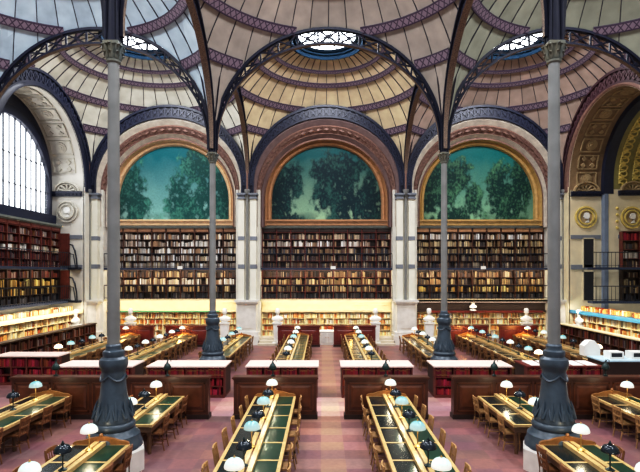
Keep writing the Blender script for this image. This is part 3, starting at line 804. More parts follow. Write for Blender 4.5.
# red doors and black stair rail on the left jamb
for z0, z1, w in ((5.25, 7.35, 'upper'), (3.05, 4.95, 'lower')):
    r_ = thing('panelled_door', '%s red wooden door at the end of the left bookcases' % w, 'door', (-17.12, YJ, z0))
    m = MB(); m.box(-.3, -.1, 0, .3, -.02, z1 - z0); m.build('door_leaf', 'case_red', r_)
    m = MB(); m.box(-.22, -.13, .15, .22, -.1, .85); m.box(-.22, -.13, 1.0, .22, -.1, z1 - z0 - .15); m.build('raised_panel', 'case_red', r_)
for z in (2.98, 5.12):
    m = MB(); m.tube([(-16.75, YJ - .15, z + 1.5), (-16.5, YJ - .3, z + 1.45), (-16.3, YJ - .4, z + 1.1), (-16.2, YJ - .4, z + .6), (-16.15, YJ - .4, z - .1)], .05, 8)
    m.tube([(-16.75, YJ - .15, z + .9), (-16.45, YJ - .3, z + .85), (-16.3, YJ - .4, z + .3), (-16.25, YJ - .4, z - .1)], .035, 8)
    m.box(-16.9, YJ - .5, z - .14, -16.05, YJ, z)
    tag(m.build('stair_rail', 'rail_iron'), 'curved black stair rail by the %s red door' % ('lower' if z < 4 else 'upper'), 'rail', 'stair rails')
# left cases
UY, NX = (0, 1), (1, 0)
bookcase('wall_bookcase', 'upper dark red bookcase below the large window', (-17.4, 23.3), UY, NX, 8.6, G2, 7.8, 5, 8, ['maroon', 'maroon', 'pale', 'maroon', 'maroon'], 'case_red', header=.35, hmat='case_red', group='left wall bookcases', depth=.5)
bookcase('wall_bookcase', 'middle dark bookcase between the left wall galleries', (-17.4, 23.3), UY, NX, 8.6, G1, G2 - .14, 4, 8, ['black', 'gold', 'gold', 'maroon'], 'case_dark', group='left wall bookcases', depth=.5)
gallery('upper iron gallery below the large window', (-17.4, 23.3), UY, NX, 8.6, G2, .7)
gallery('lower iron gallery along the left wall', (-17.4, 23.3), UY, NX, 8.6, G1, .7)
# ground tiers of both sides
for s_, nm in ((-1, 'left'), (1, 'right')):
    n_ = (-s_, 0)
    bookcase('ground_bookcase', 'cream ground floor bookcase along the %s wall' % nm, (s_ * 16.1, 22.6), UY, n_, 9.9, 0, 2.2, 5, 9, ['orange', 'cream', 'cream', 'orange', 'cream'], 'case_cream', back='case_cream', group='ground floor side bookcases')
    m = MB(); x0, x1 = sorted((s_ * 16.0, s_ * 18.2)); m.box(x0, 22.5, 2.22, x1, 32.0, 2.34); m.box(*(sorted((s_ * 15.95, s_ * 16.15))[:1]), 22.5, 2.16, sorted((s_ * 15.95, s_ * 16.15))[1], 32.6, 2.36)
    tag(m.build('counter', 'cool_reflect' if s_ > 0 else 'case_cream'), ('counter edge with painted cool blue reflection above cream shelves on the right' if s_ > 0 else 'cream counter edge above the left cream shelves'), 'counter')
    for k in range(2): books_row((s_ * 16.35 + s_ * .3 * k, 23), UY, n_, 8.5, 2.36, .3, 'orange' if s_ > 0 else 'cream', fill=.85)
    c = bookcase('low_bookcase', 'long dark brown bookcase before the %s wall' % nm, (s_ * 14.75, 21.9), UY, n_, 9.3, 0, 1.52, 3, 13, 'maroon', 'case', group='long side bookcases')
    m = MB(); m.box(*( (s_ * 14.72, 21.85, 1.52, s_ * 15.2, 31.3, 1.57) if s_ > 0 else (s_ * 15.2, 21.85, 1.52, s_ * 14.72, 31.3, 1.57))); m.build('top_board', 'case_cream' if s_ > 0 else 'case_dark', c)

# right: double recess with tan coffers and gilt scrolls
m = MB(); soffit(m, 15.9, 18.2, 4.35); m.box(15.85, CY + 4.35, 0, 15.95, Y3 + .1, 10.4)
soffit(m, 18.2, 22.5, 4.0)
pl = MB(); pl.loft([[(15.86, CY + p, q) for p, q in outline((4.95, 4.5), ZC, 10.1)], [(15.8, CY + p, q) for p, q in outline(4.6, ZC, 10.1)], [(15.82, CY + p, q) for p, q in outline(4.45, ZC, 10.1)], [(15.95, CY + p, q) for p, q in outline(4.34, ZC, 10.1)]])
tag(pl.build('trim_19', 'moulding_brown', smooth=True), 'brown archivolt around the coffered right recess', 'moulding', kind='structure')
m.box(22.5, Y2, 0, 22.9, Y3 + 1.2, 17)
tag(m.build('wall_right', 'pier_warm', smooth=True), 'right wall with deep double arched recess', 'wall', kind='structure')
m = MB(); m.m = 0; soffit(m, 15.95, 18.15, 4.33, z0=10.2); m.m = 1; coffers(m, on_soffit(4.33, 15.9, 1), 4.33, .45, 1.75, 1.1)
tag(m.build('trim_13', ['coffer_bed', 'coffer_tan']), 'tan coffered soffit of the right arch', 'coffering', kind='structure')
m = MB()
A2 = arc_yz(4.36, ZC, 9.9); B2 = arc_yz(3.98, ZC, 9.9)
m.loft([[(18.1, y, z) for y, z in A2], [(17.98, y, z) for y, z in A2], [(17.98, y, z) for y, z in B2], [(18.6, y, z) for y, z in B2]])
m.m = 1; m.box(18.02, CY + 3.96, 2.4, 18.26, CY + 4.36, 9.9)
tag(m.build('trim_14', ['navy_trim', 'blue_grey'], smooth=True), 'blue inner arch and pilaster within the right recess', 'arch trim', kind='structure')
m = MB(); fn = on_soffit(3.99, 18.6, 1)
m.m = 0; soffit(m, 18.6, 22.4, 3.99, z0=10.2); m.m = 1
for k in range(-7, 8):
    for v in (.5, 1.4, 2.3, 3.2):
        u = k * .86
        for sg in (-1, 1):
            for q0, rad in ((0, .4), (PI, .22)):
                pts = [fn(u + sg * (.1 + rad * (1 - t) * math.cos(q0 + t * 5) + .3 * t), v + rad * (1 - t * .6) * math.sin(q0 + t * 5), .04) for t in (i / 12 for i in range(13))]
                m.tube(pts, .05, 5)
        m.prism([(u + .13 * math.cos(q), v + .13 * math.sin(q)) for q in (2 * PI * i / 10 for i in range(10))], fn, 0, .12)
tag(m.build('trim_15', ['olive_gold', 'gilt_relief'], smooth=True), 'gilt scrollwork on the inner right arch', 'scrollwork', kind='structure')
YJ2 = CY + 3.98
medallion('medallion', 'gilt round portrait medallion above bookshelves at far right', 19.75, 8.35, 'gilt_relief', 'coffer_tan', YJ2)
jamb_trim('trim_16', 18.9, 20.7, YJ2, 'coffer_tan', 'dark cornice and shell pediment at far right', 'pier_band')
m = MB(); 
for k in range(4): m.ball((18.82, YJ2 - .02, 7.7 + k * .42), .1, 8); 
tag(m.build('trim_17', 'gilt_relief', smooth=True), 'gilt rosettes down the right inner pilaster', 'rosettes', kind='structure')
for z0, z1, w in ((5.12, 7.0, 'upper'), (2.98, 4.85, 'lower')):
    r_ = thing('door_%d' % (1 if w == 'upper' else 2), '%s dark doorway onto the right balcony' % w, 'door', (17.15, YJ, z0), kind='structure')
    m = MB(); m.box(-.33, -.05, 0, .33, 0, z1 - z0); m.build('door_leaf', 'door_dark', r_)
    m = MB(); m.box(-.4, -.09, 0, -.33, 0, z1 - z0 + .07); m.box(.33, -.09, 0, .4, 0, z1 - z0 + .07); m.box(-.4, -.09, z1 - z0, .4, 0, z1 - z0 + .07); m.build('door_frame', 'pier_warm', r_)
gallery('upper balcony with iron railing outside the dark doorway', (16.75, YJ2 - .3), X_, NF, 5.6, G2, .6)
gallery('lower balcony with iron railing outside the dark doorway', (16.75, YJ2 - .3), X_, NF, 5.6, G1, .6)
bookcase('wall_bookcase', 'upper bookcase behind the right balcony railing', (18.95, YJ2 - .35), X_, NF, 3.4, G2, 7.45, 4, 3, ['dark', 'pale', 'dark', 'red'], 'case_red', group='right balcony bookcases')
bookcase('wall_bookcase', 'lower bookcase behind the right balcony railing', (18.95, YJ2 - .35), X_, NF, 3.4, G1, G2 - .14, 4, 3, ['black', 'tan', 'tan', 'dark'], 'case_dark', group='right balcony bookcases')

# plain side walls beside the nearer bays (beyond the frame)
for s_, nm in ((-1, 'left'), (1, 'right')):
    m = MB(); x0, x1 = sorted((s_ * 16.0, s_ * 16.3)); m.box(x0, -3, 0, x1, Y2 + .9, 17)
    tag(m.build('wall_%s' % ('west' if s_ < 0 else 'east'), 'wall_plain'), '%s side wall beside the nearer columns' % nm, 'wall', kind='structure')

# ------------------------------------------------------------------ reading tables
TZ = .78
TN = {}
def table(x, y0, y1, label, n, head=True, group='front reading tables', hw=.66):
    """table running in depth from y0 (near) to y1 (far), n desk places a side"""
    root = thing('reading_table', label, 'table', (x, y0, 0), group=group); L = y1 - y0
    m = MB(); e = .06; P = L / n
    for sx in (-1, 1):
        a, b = sorted((sx * hw, sx * (hw - .075))); m.box(a, 0, TZ - .06, b, L, TZ + .012)
    for k in range(n + 1):
        y = min(max(P * k, .03), L - .03); m.box(-hw + .07, y - .03, TZ - .05, hw - .07, y + .03, TZ + .01)
    m.build('tabletop_frame', 'table_wood', root)
    m = MB(); m.box(-hw + .03, .03, TZ - .2, hw - .03, L - .03, TZ - .04); m.build('apron', 'table_leg', root)
    for k in range(n):
        for sx in (-1, 1):
            a, b = sorted((sx * (hw - .07), sx * .13)); m = MB(); m.box(a, P * k + .028, TZ - .04, b, P * (k + 1) - .028, TZ + .003)
            m.build('leather_panel', 'leather' if (sx > 0) else 'leather_dark', root)
    for sx in (-1, 1):
        m = MB(); a, b = sorted((sx * .025, sx * .13)); m.box(a, 0, TZ, b, L, TZ + .09); m.build('ridge_rail', 'table_wood', root)
    m = MB(); m.box(-.025, 0, TZ, .025, L, TZ + .06); m.build('ridge_groove', 'table_leg', root)
    ks = max(2, int(L / 2.2) + 1)
    for k in range(ks):
        for sx in (-1, 1):
            m = MB(); y = .1 + (L - .2) * k / (ks - 1)
            m.lathe([(.05, 0), (.05, .1), (.035, .14), (.055, .4), (.035, .52), (.055, .56), (.055, TZ - .06)], 8, sx * (hw - .1), y); m.build('leg', 'table_leg', root, smooth=True)
    m = MB(); m.box(-.04, .1, .12, .04, L - .1, TZ - .2); m.build('footboard', 'table_leg', root)
    if head:
        m = MB(); pts = [(-hw + .02, 0), (hw - .02, 0), (hw - .02, .05)]
        for k in range(15):
            t = k / 14; xx = (hw - .06) * (1 - 2 * t); c = abs(xx) / hw
            pts.append((xx, .05 + .15 * (1 - c) ** .7 - (.02 * math.exp(-((c - .62) / .12) ** 2))))
        pts.append((-hw + .02, .05))
        m.prism(pts, lambda a, b, t: (a, t, TZ + b), L - .05, L + .02); m.build('headboard', 'headboard', root)
        m = MB(); m.ball((0, L - .02, TZ + .22), .045, 8); m.build('finial', 'headboard', root, smooth=True)
    return root

def make_chair(wood='chair_oak'):
    root = thing('reading_chair', 'x', 'chair')    # faces +x: back at -x
    m = MB(); m.box(-.2, -.2, .43, .22, .2, .47); m.build('seat', wood, root)
    b = MB(); pts = [(-.26 - .035 * math.cos(t * PI / 2), .2 * t, .86) for t in (-1, -.5, 0, .5, 1)]
    for p, q in zip(pts, pts[1:]): b.bar(p, q, .03, .09)
    b.build('backrest', wood, root)
    b = MB(); pts = [(p[0] + .02, p[1], .66) for p in pts]
    for p, q in zip(pts, pts[1:]): b.bar(p, q, .022, .04)
    b.build('back_rail', wood, root)
    b = MB()
    for k in range(4): y = -.12 + .08 * k; b.bar((-.2, y, .47), (-.28, y, .83), .016, .016, (1, 0, 0))
    b.build('back_spindle', wood, root)
    for sy in (-1, 1):
        m = MB(); m.tube([(.18, sy * .17, .44), (.2, sy * .18, .2), (.19, sy * .18, 0)], [.022, .02, .016], 6); m.build('leg', wood, root, smooth=True)
        m = MB(); m.tube([(-.27, sy * .19, .88), (-.2, sy * .18, .46), (-.2, sy * .18, .25), (-.25, sy * .18, 0)], [.018, .024, .02, .016], 6); m.build('leg', wood, root, smooth=True)
    m = MB(); m.bar((-.2, 0, .2), (.19, 0, .2), .02, .02)
    for sy in (-1, 1): m.bar((-.21, sy * .18, .18), (.19, sy * .18, .18), .02, .02)
    m.build('stretcher', wood, root)
    return root
def make_chair_small():
    """the same chair as one mesh, for the rows that show only a few pixels each"""
    m = MB(); m.box(-.2, -.2, .43, .22, .2, .47)
    pts = [(-.26 - .035 * math.cos(t * PI / 2), .2 * t, .86) for t in (-1, -.5, 0, .5, 1)]
    for p, q in zip(pts, pts[1:]): m.bar(p, q, .03, .09)
    m.bar((-.24, -.19, .66), (-.24, .19, .66), .02, .04)
    for k in range(4): y = -.12 + .08 * k; m.bar((-.2, y, .47), (-.28, y, .83), .016, .016, (1, 0, 0))
    for sy in (-1, 1):
        m.bar((.18, sy * .18, .44), (.19, sy * .18, 0), .04, .04); m.bar((-.27, sy * .19, .88), (-.2, sy * .18, .45), .04, .04); m.bar((-.2, sy * .18, .46), (-.25, sy * .18, 0), .04, .04)
        m.bar((-.21, sy * .18, .18), (.19, sy * .18, .18), .02, .02)
    return tag(m.build('reading_chair', 'chair_mid'), 'x', 'chair')
chair_a = Maker(make_chair); chair_b = Maker(lambda: make_chair('chair_shaded')); chair_c = Maker(make_chair_small)

def make_lamp(shade, metal, h=.0, dark=False):
    root = thing('desk_lamp', 'x', 'lamp')
    m = MB(); m.lathe([(.085, 0), (.085, .015), (.05, .03), (.02, .05), (.016, .06)], 14); m.build('base', metal, root, smooth=True)
    m = MB(); m.lathe([(.014, .04), (.013, .3 - h), (.022, .31 - h), (.022, .35 - h), (.012, .37 - h), (.012, .5 - h)], 8); m.build('stem', metal, root, smooth=True)
    m = MB(); pr = [(.165, .40), (.18, .395), (.182, .41), (.178, .44), (.16, .49), (.125, .53), (.08, .555), (.03, .565), (.03, .575)]
    if dark: pr = [(.15, .4), (.165, .395), (.165, .42), (.15, .47), (.115, .51), (.07, .53), (.035, .535), (.035, .56)]
    m.lathe([(r, z - h) for r, z in pr], 20)
    m.f = m.f[:-2] + m.f[-1:]; m.mi = m.mi[:len(m.f)]; m.c = m.c[:len(m.f)]; m.uv = m.uv[:len(m.f)]
    m.build('lamp_shade', shade, root, smooth=True)
    m = MB(); m.lathe([(.02, .56 - h), (.024, .58 - h), (.012, .6 - h), (.004, .615 - h)], 8); m.build('finial', metal, root, smooth=True)
    m = MB(); m.ball((0, 0, .44 - h), .04, 8); m.build('bulb', 'paper' if dark else 'shade_lit', root, smooth=True)
    return root
LAMP = {'opal': Maker(lambda: make_lamp('shade_opal', 'brass')), 'teal': Maker(lambda: make_lamp('shade_teal', 'brass')),
        'dark': Maker(lambda: make_lamp('shade_dark', 'bronze', .04, True)), 'lit': Maker(lambda: make_lamp('shade_lit', 'brass'))}
LNAME = {'opal': 'white opal glass desk lamp', 'teal': 'pale teal glass desk lamp', 'dark': 'dark metal desk lamp', 'lit': 'glowing peach desk lamp'}
def small_light(x, y, z, e, col=(1., .85, .6), r=.06):
    ld = bpy.data.lights.new('lamp_bulb', 'POINT'); ld.energy = e; ld.color = col; ld.shadow_soft_size = r
    o = bpy.data.objects.new('lamp_bulb', ld); COL.objects.link(o); o.location = (x, y, z)

def furnish(x, ystart, dirn, n, pitch, tname, chair, lamps, sides=(-1, 1), frm='partition', lgroup='desk lamps on the front tables', skip=0, loff=.5, light=0., dx=.0, chairs_from=0):
    for k in range(n):
        y = ystart + dirn * pitch * (k + .5)
        for sx in sides:
            side = 'left' if sx < 0 else 'right'
            jit = R.uniform(-.04, .04)
            chair.put((x + sx * (.66 - .07 + jit), y + R.uniform(-.06, .06), 0), (0 if sx < 0 else PI) + R.uniform(-.08, .08),
                      'spindle chair, %s from %s, %s side of %s' % (nth(k), frm, side, tname), 'chairs at ' + tname)
    for k, kind in enumerate(lamps):
        y = ystart + dirn * (loff + pitch * k)
        LAMP[kind].put((x + dx, y, TZ + .09), R.uniform(0, 6), '%s, %s from %s on %s' % (LNAME[kind], nth(k), frm, tname), lgroup)
        if light and kind in ('opal', 'teal', 'lit'): small_light(x + dx, y, TZ + .43, light)

YT = 15.65
AL = ['opal', 'dark', 'teal', 'dark', 'teal', 'dark', 'opal', 'dark', 'opal']
P1 = 1.08
for x, nm in ((-1.78, 'left'), (1.78, 'right')):
    tn = 'front table %s of aisle' % nm
    table(x, YT - P1 * 8, YT, 'long oak reading table with green leather, just %s of the central aisle' % nm, 8)
    furnish(x, YT, -1, 7, P1, tn, chair_a, AL[:7], light=9, dx=-.06 if x < 0 else .06)
for x, nm in ((-5.35, 'left'), (5.35, 'right')):
    tn = 'short table behind %s column' % nm
    table(x, 12.65, YT, 'short oak reading table with green leather behind the nearer %s iron column' % nm, 3, head=False)
    furnish(x, YT, -1, 3, 1.0, tn, chair_a if x > 0 else chair_b, ['opal', 'dark', 'opal'], light=9, loff=.75)
    tn = 'table before %s column' % nm
    table(x, 6.9, 11.22, 'oak reading table with dark leather in front of the nearer %s iron column' % nm, 4)
    furnish(x, 11.22, -1, 3, 1.08, tn, chair_b, ['opal', 'dark', 'opal'], frm='column', loff=.6, light=9)
for x, nm in ((-9.0, 'left'), (9.0, 'right')):
    tn = 'outer %s front table' % nm
    table(x, YT - 1.08 * 5, YT, 'outermost long oak reading table at the %s front' % nm, 5)
    furnish(x, YT, -1, 4, P1, tn, chair_a if x > 0 else chair_b, ['teal' if x < 0 else 'opal', 'dark', 'opal', 'dark'], light=9, loff=.8)

# rear tables
REAR = [(-12.5, 22.1, 31.0, 'outermost left rear table'), (-9.0, 20.5, 31.1, 'second outermost left rear table'), (-5.35, 23.2, 30.6, 'rear table behind far left column'), (-1.78, 20.5, 31.2, 'rear table left of aisle'),
        (1.78, 20.5, 31.2, 'rear table right of aisle'), (5.35, 23.2, 30.6, 'rear table behind far right column'), (9.0, 20.5, 31.1, 'second outermost right rear table'), (12.5, 22.1, 31.0, 'outermost right rear table')]
for x, y0, y1, tn in REAR:
    n = int((y1 - y0) / 1.06); P = (y1 - y0) / n
    table(x, y0, y1, 'long oak reading table, the ' + tn, n, group='rear reading tables')
    seq = []
    for k in range(n):
        q = R.random(); seq.append('dark' if k % 2 else ('teal' if q < .35 else 'opal'))
    if abs(x) > 8 : seq[-1] = 'lit'
    if x == -5.35: seq = ['teal' if s_ == 'opal' else s_ for s_ in seq]
    furnish(x, y1, -1, n, P, tn, chair_c, seq, frm='back wall', lgroup='desk lamps on the rear tables', light=1.5, dx=-.06 if x < 0 else .06)
    small_light(x - .25, y1 - .45, TZ + .5, 45 if abs(x) > 8 else 8, (1., .55, .16), .08)

# ------------------------------------------------------------------ partitions
def panelled(name, label, x0, x1, y, h, npan, wood, pan, group, th=.32):
    root = thing(name, label, 'partition', ((x0 + x1) / 2, y, 0), group=group); w = (x1 - x0) / 2
    m = MB(); m.box(-w, 0, .12, w, th, h - .06); m.build('body', wood, root)
    m = MB(); m.box(-w - .03, -.04, 0, w + .03, th + .04, .14); m.build('plinth', 'case_dark', root)
    m = MB(); m.box(-w - .05, -.06, h - .06, w + .05, th + .06, h - .015); m.box(-w - .02, -.03, h - .1, w + .02, th + .03, h - .06); m.box(-w - .03, -.04, h - .015, w + .03, th + .04, h); m.build('cap_rail', wood, root)
    for k in range(npan):
        a = -w + .1 + (2 * w - .1) * k / npan; b = a + (2 * w - .1) / npan - .1
        m = MB()
        m.box(a, -.02, .24, b, 0, .28); m.box(a, -.02, h - .22, b, 0, h - .18); m.box(a, -.02, .24, a + .04, 0, h - .18); m.box(b - .04, -.02, .24, b, 0, h - .18)
        m.hexa([(a + .1, -.0, .34), (b - .1, -.0, .34), (b - .1, 0, h - .28), (a + .1, 0, h - .28), (a + .16, -.03, .4), (b - .16, -.03, .4), (b - .16, -.03, h - .34), (a + .16, -.03, h - .34)])
        m.build('raised_panel', pan, root)
    return root
PY = 15.82
panelled('partition_screen', 'panelled dark wood partition left of the central aisle', -3.15, -.46, PY, 1.36, 2, 'partition', 'partition_panel', 'front wood partitions')
panelled('partition_screen', 'panelled dark wood partition right of the central aisle', .46, 3.15, PY, 1.36, 2, 'partition', 'partition_panel', 'front wood partitions')
panelled('partition_screen', 'long panelled brown partition behind the left iron column', -10.35, -3.98, PY, 1.36, 5, 'partition', 'partition_panel', 'front wood partitions')
panelled('partition_screen', 'long panelled brown partition behind the right iron column', 3.98, 10.4, PY, 1.36, 5, 'partition', 'partition_panel', 'front wood partitions')
for x0, x1, nm in ((-3.15, -.46, 'red wood end screen left of the aisle at the back'), (.46, 3.15, 'red wood end screen right of the aisle at the back'),
                   (-10.4, -7.4, 'red wood end screen behind the second outermost rear left table'), (7.4, 10.4, 'red wood end screen behind the second outermost rear right table'),
                   (-13.6, -11.2, 'red wood end screen behind the outermost rear left table'), (11.2, 13.6, 'red wood end screen behind the outermost rear right table')):
    panelled('partition_screen', nm, x0, x1, 31.5, 1.36, 2, 'partition_red', 'partition_red', 'rear end screens', .25)

# lamp posts on the front partitions
def make_post():
    root = thing('lamp_post', 'x', 'lamp')
    m = MB(); m.lathe([(.07, 0), (.07, .03), (.02, .06), (.018, .2)], 10); m.build('stem', 'bronze', root, smooth=True)
    m = MB(); m.lathe([(.02, .18), (.09, .2), (.12, .24), (.12, .3), (.085, .38), (.04, .42), (.03, .46), (.012, .5), (.004, .55)], 14); m.build('lantern', 'bronze', root, smooth=True)
    m = MB(); m.tube([(0, 0, .46), (.05, 0, .54), (.11, 0, .52), (.12, 0, .47)], .012, 6); m.build('hook', 'bronze', root, smooth=True)
    return root
post = Maker(make_post)
for x, nm in ((-1.9, 'partition left of the central aisle'), (1.8, 'partition right of the central aisle'), (-5.35, 'left long partition, nearer the aisle'), (5.35, 'right long partition, nearer the aisle'), (-9.0, 'left long partition, farther from the aisle'), (9.0, 'right long partition, farther from the aisle')):
    post.put((x, PY + .16, 1.36), 0, 'small dark bronze lantern standing on the ' + nm, 'bronze lanterns')

# ------------------------------------------------------------------ low bookcases with individual books
BK = {}
def book_mesh(ci, wi):
    key = (ci, wi)
    if key not in BK:
        w = (.055, .07, .085)[wi]; h = (.34, .37, .31)[wi]; m = MB(); m.col = PAL['red'][ci]
        m.box(0, 0, 0, w, .22, h)                      # boards and spine
        m.col = (.5, .35, .12); m.box(.002, -.004, h * .74, w - .002, 0, h * .8); m.box(.002, -.004, h * .2, w - .002, 0, h * .24)
        m.col = (.7, .63, .5); m.box(.008, .02, h, w - .008, .21, h + .002)
        o = m.build('book', 'books', col=True); BK[key] = (o, False)
    return key
NBOOK = 0
ROW_NAMES = ['upper', 'lower']
CNAME = ['crimson', 'bright red', 'dark wine', 'deep maroon', 'rose red', 'brick red']
def place_book(x, y, z, case):
    global NBOOK
    ci, wi = R.randrange(6), R.randrange(3); key = book_mesh(ci, wi); o, used = BK[key]
    if used:
        o = o.copy(); COL.objects.link(o)
    BK[key] = (BK[key][0], True)
    o.location = (x, y, z); NBOOK += 1
    tag(o, '%s leather book, %s from left, top shelf of %s' % (CNAME[ci], nth(case[1]), case[0]), 'book', 'red books in the low bookcases')
    return (.055, .07, .085)[wi]
def low_case(label, short, x0, x1, y0, y1, h, top, nbook):
    root = thing('low_bookcase', label, 'bookcase', ((x0 + x1) / 2, y0, 0), group='low bookcases'); w = (x1 - x0) / 2; d = y1 - y0
    m = MB(); m.box(-w, .3, .1, w, d, h - .05); m.build('body', 'case_dark', root)
    m = MB(); m.box(-w, 0, 0, w, d, .1); m.build('plinth', 'case_red', root)
    m = MB(); m.box(-w - .04, -.05, h - .05, w + .04, d + .05, h); m.build('top_board', top, root)
    nd = 4
    for k in range(nd + 1):
        a = -w + (2 * w - .05) * k / nd; m = MB(); m.box(a, 0, .1, a + .05, .32, h - .05); m.build('upright', 'case_red', root)
    zs = (.1, .44, .78)
    for z in zs[1:]:
        m = MB(); m.box(-w, .01, z - .03, w, .32, z); m.build('shelf', 'case_red', root)
    cx = (x0 + x1) / 2; i = 0
    for k in range(nd):
        a = cx - w + (2 * w - .05) * k / nd + .055; e = a + (2 * w - .05) / nd - .06
        books_row((a, y0 + .06), X_, NF, e - a, .1, .3, 'red'); books_row((a, y0 + .06), X_, NF, e - a, .44, .3, 'red')
        while a < e - .085:
            if i < nbook:
                ww = place_book(a, y0 + .05, zs[2], (short, i)); i += 1
                a += ww + .003
            else:
                books_row((a, y0 + .05), X_, NF, e - a, zs[2], .36, 'red'); break
    return root
LB = 18.5
low_case('low red bookcase with pale top left of the central aisle', 'low bookcase left of the aisle', -3.15, -.46, LB, LB + 1.2, 1.21, 'case_top', 48)
low_case('low red bookcase with pale top right of the central aisle', 'low bookcase right of the aisle', .46, 3.15, LB, LB + 1.2, 1.21, 'case_top', 48)
low_case('low bookcase with pale top before the farther left column', 'low bookcase before far left column', -6.9, -3.98, LB, LB + 1.2, 1.21, 'case_top', 50)
low_case('low bookcase with pale top before the farther right column', 'low bookcase before far right column', 3.98, 6.9, LB, LB + 1.2, 1.21, 'case_top', 50)
low_case('low bookcase with pale top behind the nearer left column', 'low bookcase behind near left column', -10.35, -7.5, LB, LB + 1.2, 1.21, 'case_top', 50)
low_case('low bookcase with red top and paper sheets at right', 'low bookcase under paper sheets', 7.5, 10.35, LB, LB + 1.2, 1.21, 'partition_red', 50)
low_case('low dark bookcase with pale top at the far left', 'low bookcase at the far left', -14.1, -11.45, 20.6, 21.6, 1.25, 'case_top', 0)
for k in range(5):
    m = MB(); m.hexa([(0, 0, 0), (.42, 0, 0), (.42, .9, 0), (0, .9, 0), (.0, .0, .012), (.42, 0, .012), (.42, .9, .03), (0, .9, .03)])
    tag(m.build('paper_sheet', 'paper', loc=(7.7 + k * .53, LB + .12, 1.21)), 'white paper sheet on the red bookcase top at right, %s from the left' % nth(k), 'paper', 'paper sheets')

# librarian's desk on the right
r_ = thing('librarian_desk', 'dark desk with pale blue top at the far right', 'desk', (12.9, 20.6, 0))
m = MB(); m.box(-1.3, 0, .1, 1.3, 1.1, 1.0); m.build('body', 'case_dark', r_)
m = MB(); m.box(-1.38, -.08, 1.0, 1.38, 1.18, 1.06); m.build('desk_top', 'case_top_blue', r_)
m = MB(); m.box(-1.32, -.03, 0, 1.32, 1.12, .1); m.build('plinth', 'case_red', r_)
for k, xx in enumerate((12.35, 13.3)):
    c = thing('card_tray', 'white card tray with dark slots on the blue desk, %s from the left' % nth(k), 'tray', (xx, 20.9, 1.06), group='card trays')
    m = MB(); m.box(-.3, 0, 0, .3, .5, .07); m.box(-.3, 0, .25, .3, .5, .3); m.box(-.3, 0, .07, -.24, .5, .25); m.box(.24, 0, .07, .3, .5, .25); m.build('tray_body', 'paper', c)
    m = MB(); m.box(-.24, .04, .07, .24, .46, .25); m.build('slot', 'door_dark', c)
r_ = thing('hooded_box', 'white hooded box standing behind the card trays at right', 'box', (11.75, 21.95, 0))
m = MB(); m.box(-.06, -.06, 0, .06, .06, 1.05); m.build('stand', 'case_dark', r_)
m = MB(); m.prism([(-.36, 1.05), (.36, 1.05), (.36, 1.5), (.2, 1.62), (.12, 1.72), (-.12, 1.72), (-.2, 1.62), (-.36, 1.5)], lambda a, b, t: (a, t, b), -.2, .2); m.build('hood', 'paper', r_)

# ------------------------------------------------------------------ busts on herm pedestals
def make_bust():
    root = thing('marble_bust', 'x', 'bust')
    m = MB(); m.box(-.34, -.34, 0, .34, .34, .16); m.box(-.3, -.3, .16, .3, .3, .24)
    m.hexa([(-.22, -.22, .24), (.22, -.22, .24), (.22, .22, .24), (-.22, .22, .24), (-.28, -.26, 1.42), (.28, -.26, 1.42), (.28, .26, 1.42), (-.28, .26, 1.42)])
    m.box(-.32, -.3, 1.42, .32, .3, 1.5); m.build('pedestal', 'statue', root)
    m = MB()
    prof = [(.16, 1.5, .16), (.18, 1.54, .17), (.36, 1.62, .22), (.4, 1.72, .23), (.34, 1.82, .2), (.17, 1.9, .14), (.1, 1.95, .1), (.095, 2.0, .1), (.12, 2.06, .13), (.14, 2.15, .16), (.142, 2.24, .165), (.125, 2.32, .15), (.08, 2.38, .1), (.01, 2.4, .01)]
    rows = []
    for rx, z, ry in prof:
        row = []
        for k in range(20):
            t = 2 * PI * k / 20; x, y = rx * math.cos(t), ry * math.sin(t)
            if 2.0 < z < 2.36 and abs(t - 1.5 * PI) < .2: y -= {2.06: .01, 2.15: .045, 2.24: .0}.get(z, 0) * 1.
            row.append((x, y - (.02 if z > 2.03 else 0), z))
        rows.append(row)
    m.loft(rows, True)
    m.build('bust', 'statue', root, smooth=True)
    m = MB()
    for sx in (-1, 1): m.tube([(sx * .14, .0, 2.12), (sx * .155, -.01, 2.17), (sx * .145, .01, 2.21)], .018, 6)
    m.lathe([(.15, 2.24), (.16, 2.3), (.14, 2.38), (.08, 2.43), (.01, 2.44)], 14, 0, .02, 1, 1.1); m.build('hair', 'statue', root, smooth=True)
    return root
bust = Maker(make_bust)
for x, nm in ((-3.25, 'beside the pier left of the middle bay'), (3.25, 'beside the pier right of the middle bay'), (-6.75, 'left of the pier at the middle bay'), (6.8, 'right of the pier at the middle bay'),
              (-13.0, 'at the left end of the left bay'), (13.25, 'at the right end of the right bay')):
    bust.put((x, 32.35 if abs(x) > 4 else 32.4, 0), 0, 'white marble bust on a tapering pedestal ' + nm, 'marble busts')
for x, nm in ((-16.2, 'left'), (16.3, 'right')):
    bust.put((x * .985, 31.0, .0), -PI / 2 if x < 0 else PI / 2, 'white marble bust in the %s back corner of the hall' % nm, 'marble busts')
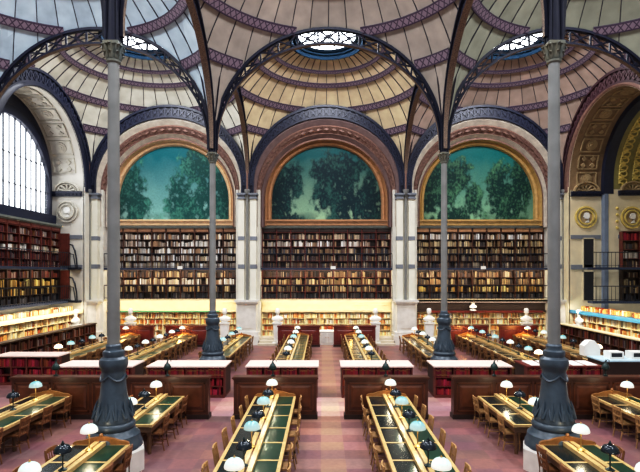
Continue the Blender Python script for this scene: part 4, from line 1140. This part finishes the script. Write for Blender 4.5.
r_ = thing('portrait_bust', 'small white bust above the right cream bookcase', 'bust', (10.0, 33.3, 2.2))
MB().lathe([(.22, 0), (.22, .06), (.1, .1), (.09, .14), (.26, .22), (.24, .34), (.09, .42), (.13, .5), (.14, .6), (.1, .7), (.01, .73)], 14).build('bust', 'statue', r_, smooth=True)

tag(MASS.build('shelved_books', 'books', col=True), 'massed leather books filling the wall bookcases', 'books', kind='stuff')

# ------------------------------------------------------------------ light
w = bpy.data.worlds.new('world'); sc.world = w; w.use_nodes = True
bg = w.node_tree.nodes['Background']; bg.inputs['Color'].default_value = (.86, .92, 1., 1); bg.inputs['Strength'].default_value = .6
def area(name, loc, rot, sx, sy, e, col):
    ld = bpy.data.lights.new(name, 'AREA'); ld.shape = 'RECTANGLE'; ld.size = sx; ld.size_y = sy; ld.energy = e; ld.color = col
    o = bpy.data.objects.new(name, ld); COL.objects.link(o); o.location = loc; o.rotation_euler = rot
    return o
WARM = (1., .87, .66)
for ix, nm in bays:   # strip lamps under the lower galleries and at the upper cases
    area('strip_lamp', (ix * S, 32.85, 2.8), (math.radians(35), 0, 0), 8.6, .1, 85 if ix < 1 else 60, WARM)
    area('strip_lamp', (ix * S, 33.1, G2 - .2), (math.radians(38), 0, 0), 8.6, .08, 75, WARM)
for s_ in (-1, 1):
    o = area('strip_lamp', (s_ * 15.6, 27.3, 2.7), (0, math.radians(-35) * s_, 0), .1, 9., 110, WARM)
area('strip_lamp', (-16.75, 27.6, G2 - .2), (0, math.radians(38), 0), .08, 8.2, 40, WARM)
sc.cycles.use_denoising = True
sc.cycles.max_bounces = 6; sc.cycles.diffuse_bounces = 3; sc.cycles.glossy_bounces = 3
sc.view_settings.view_transform = 'Standard'; sc.view_settings.look = 'None'; sc.view_settings.exposure = 0.06
sc.view_settings.use_curve_mapping = True
cv = sc.view_settings.curve_mapping.curves[3]
for a_, b_ in ((.05, .034), (.2, .19), (.5, .6)): cv.points.new(a_, b_)
sc.view_settings.curve_mapping.update()
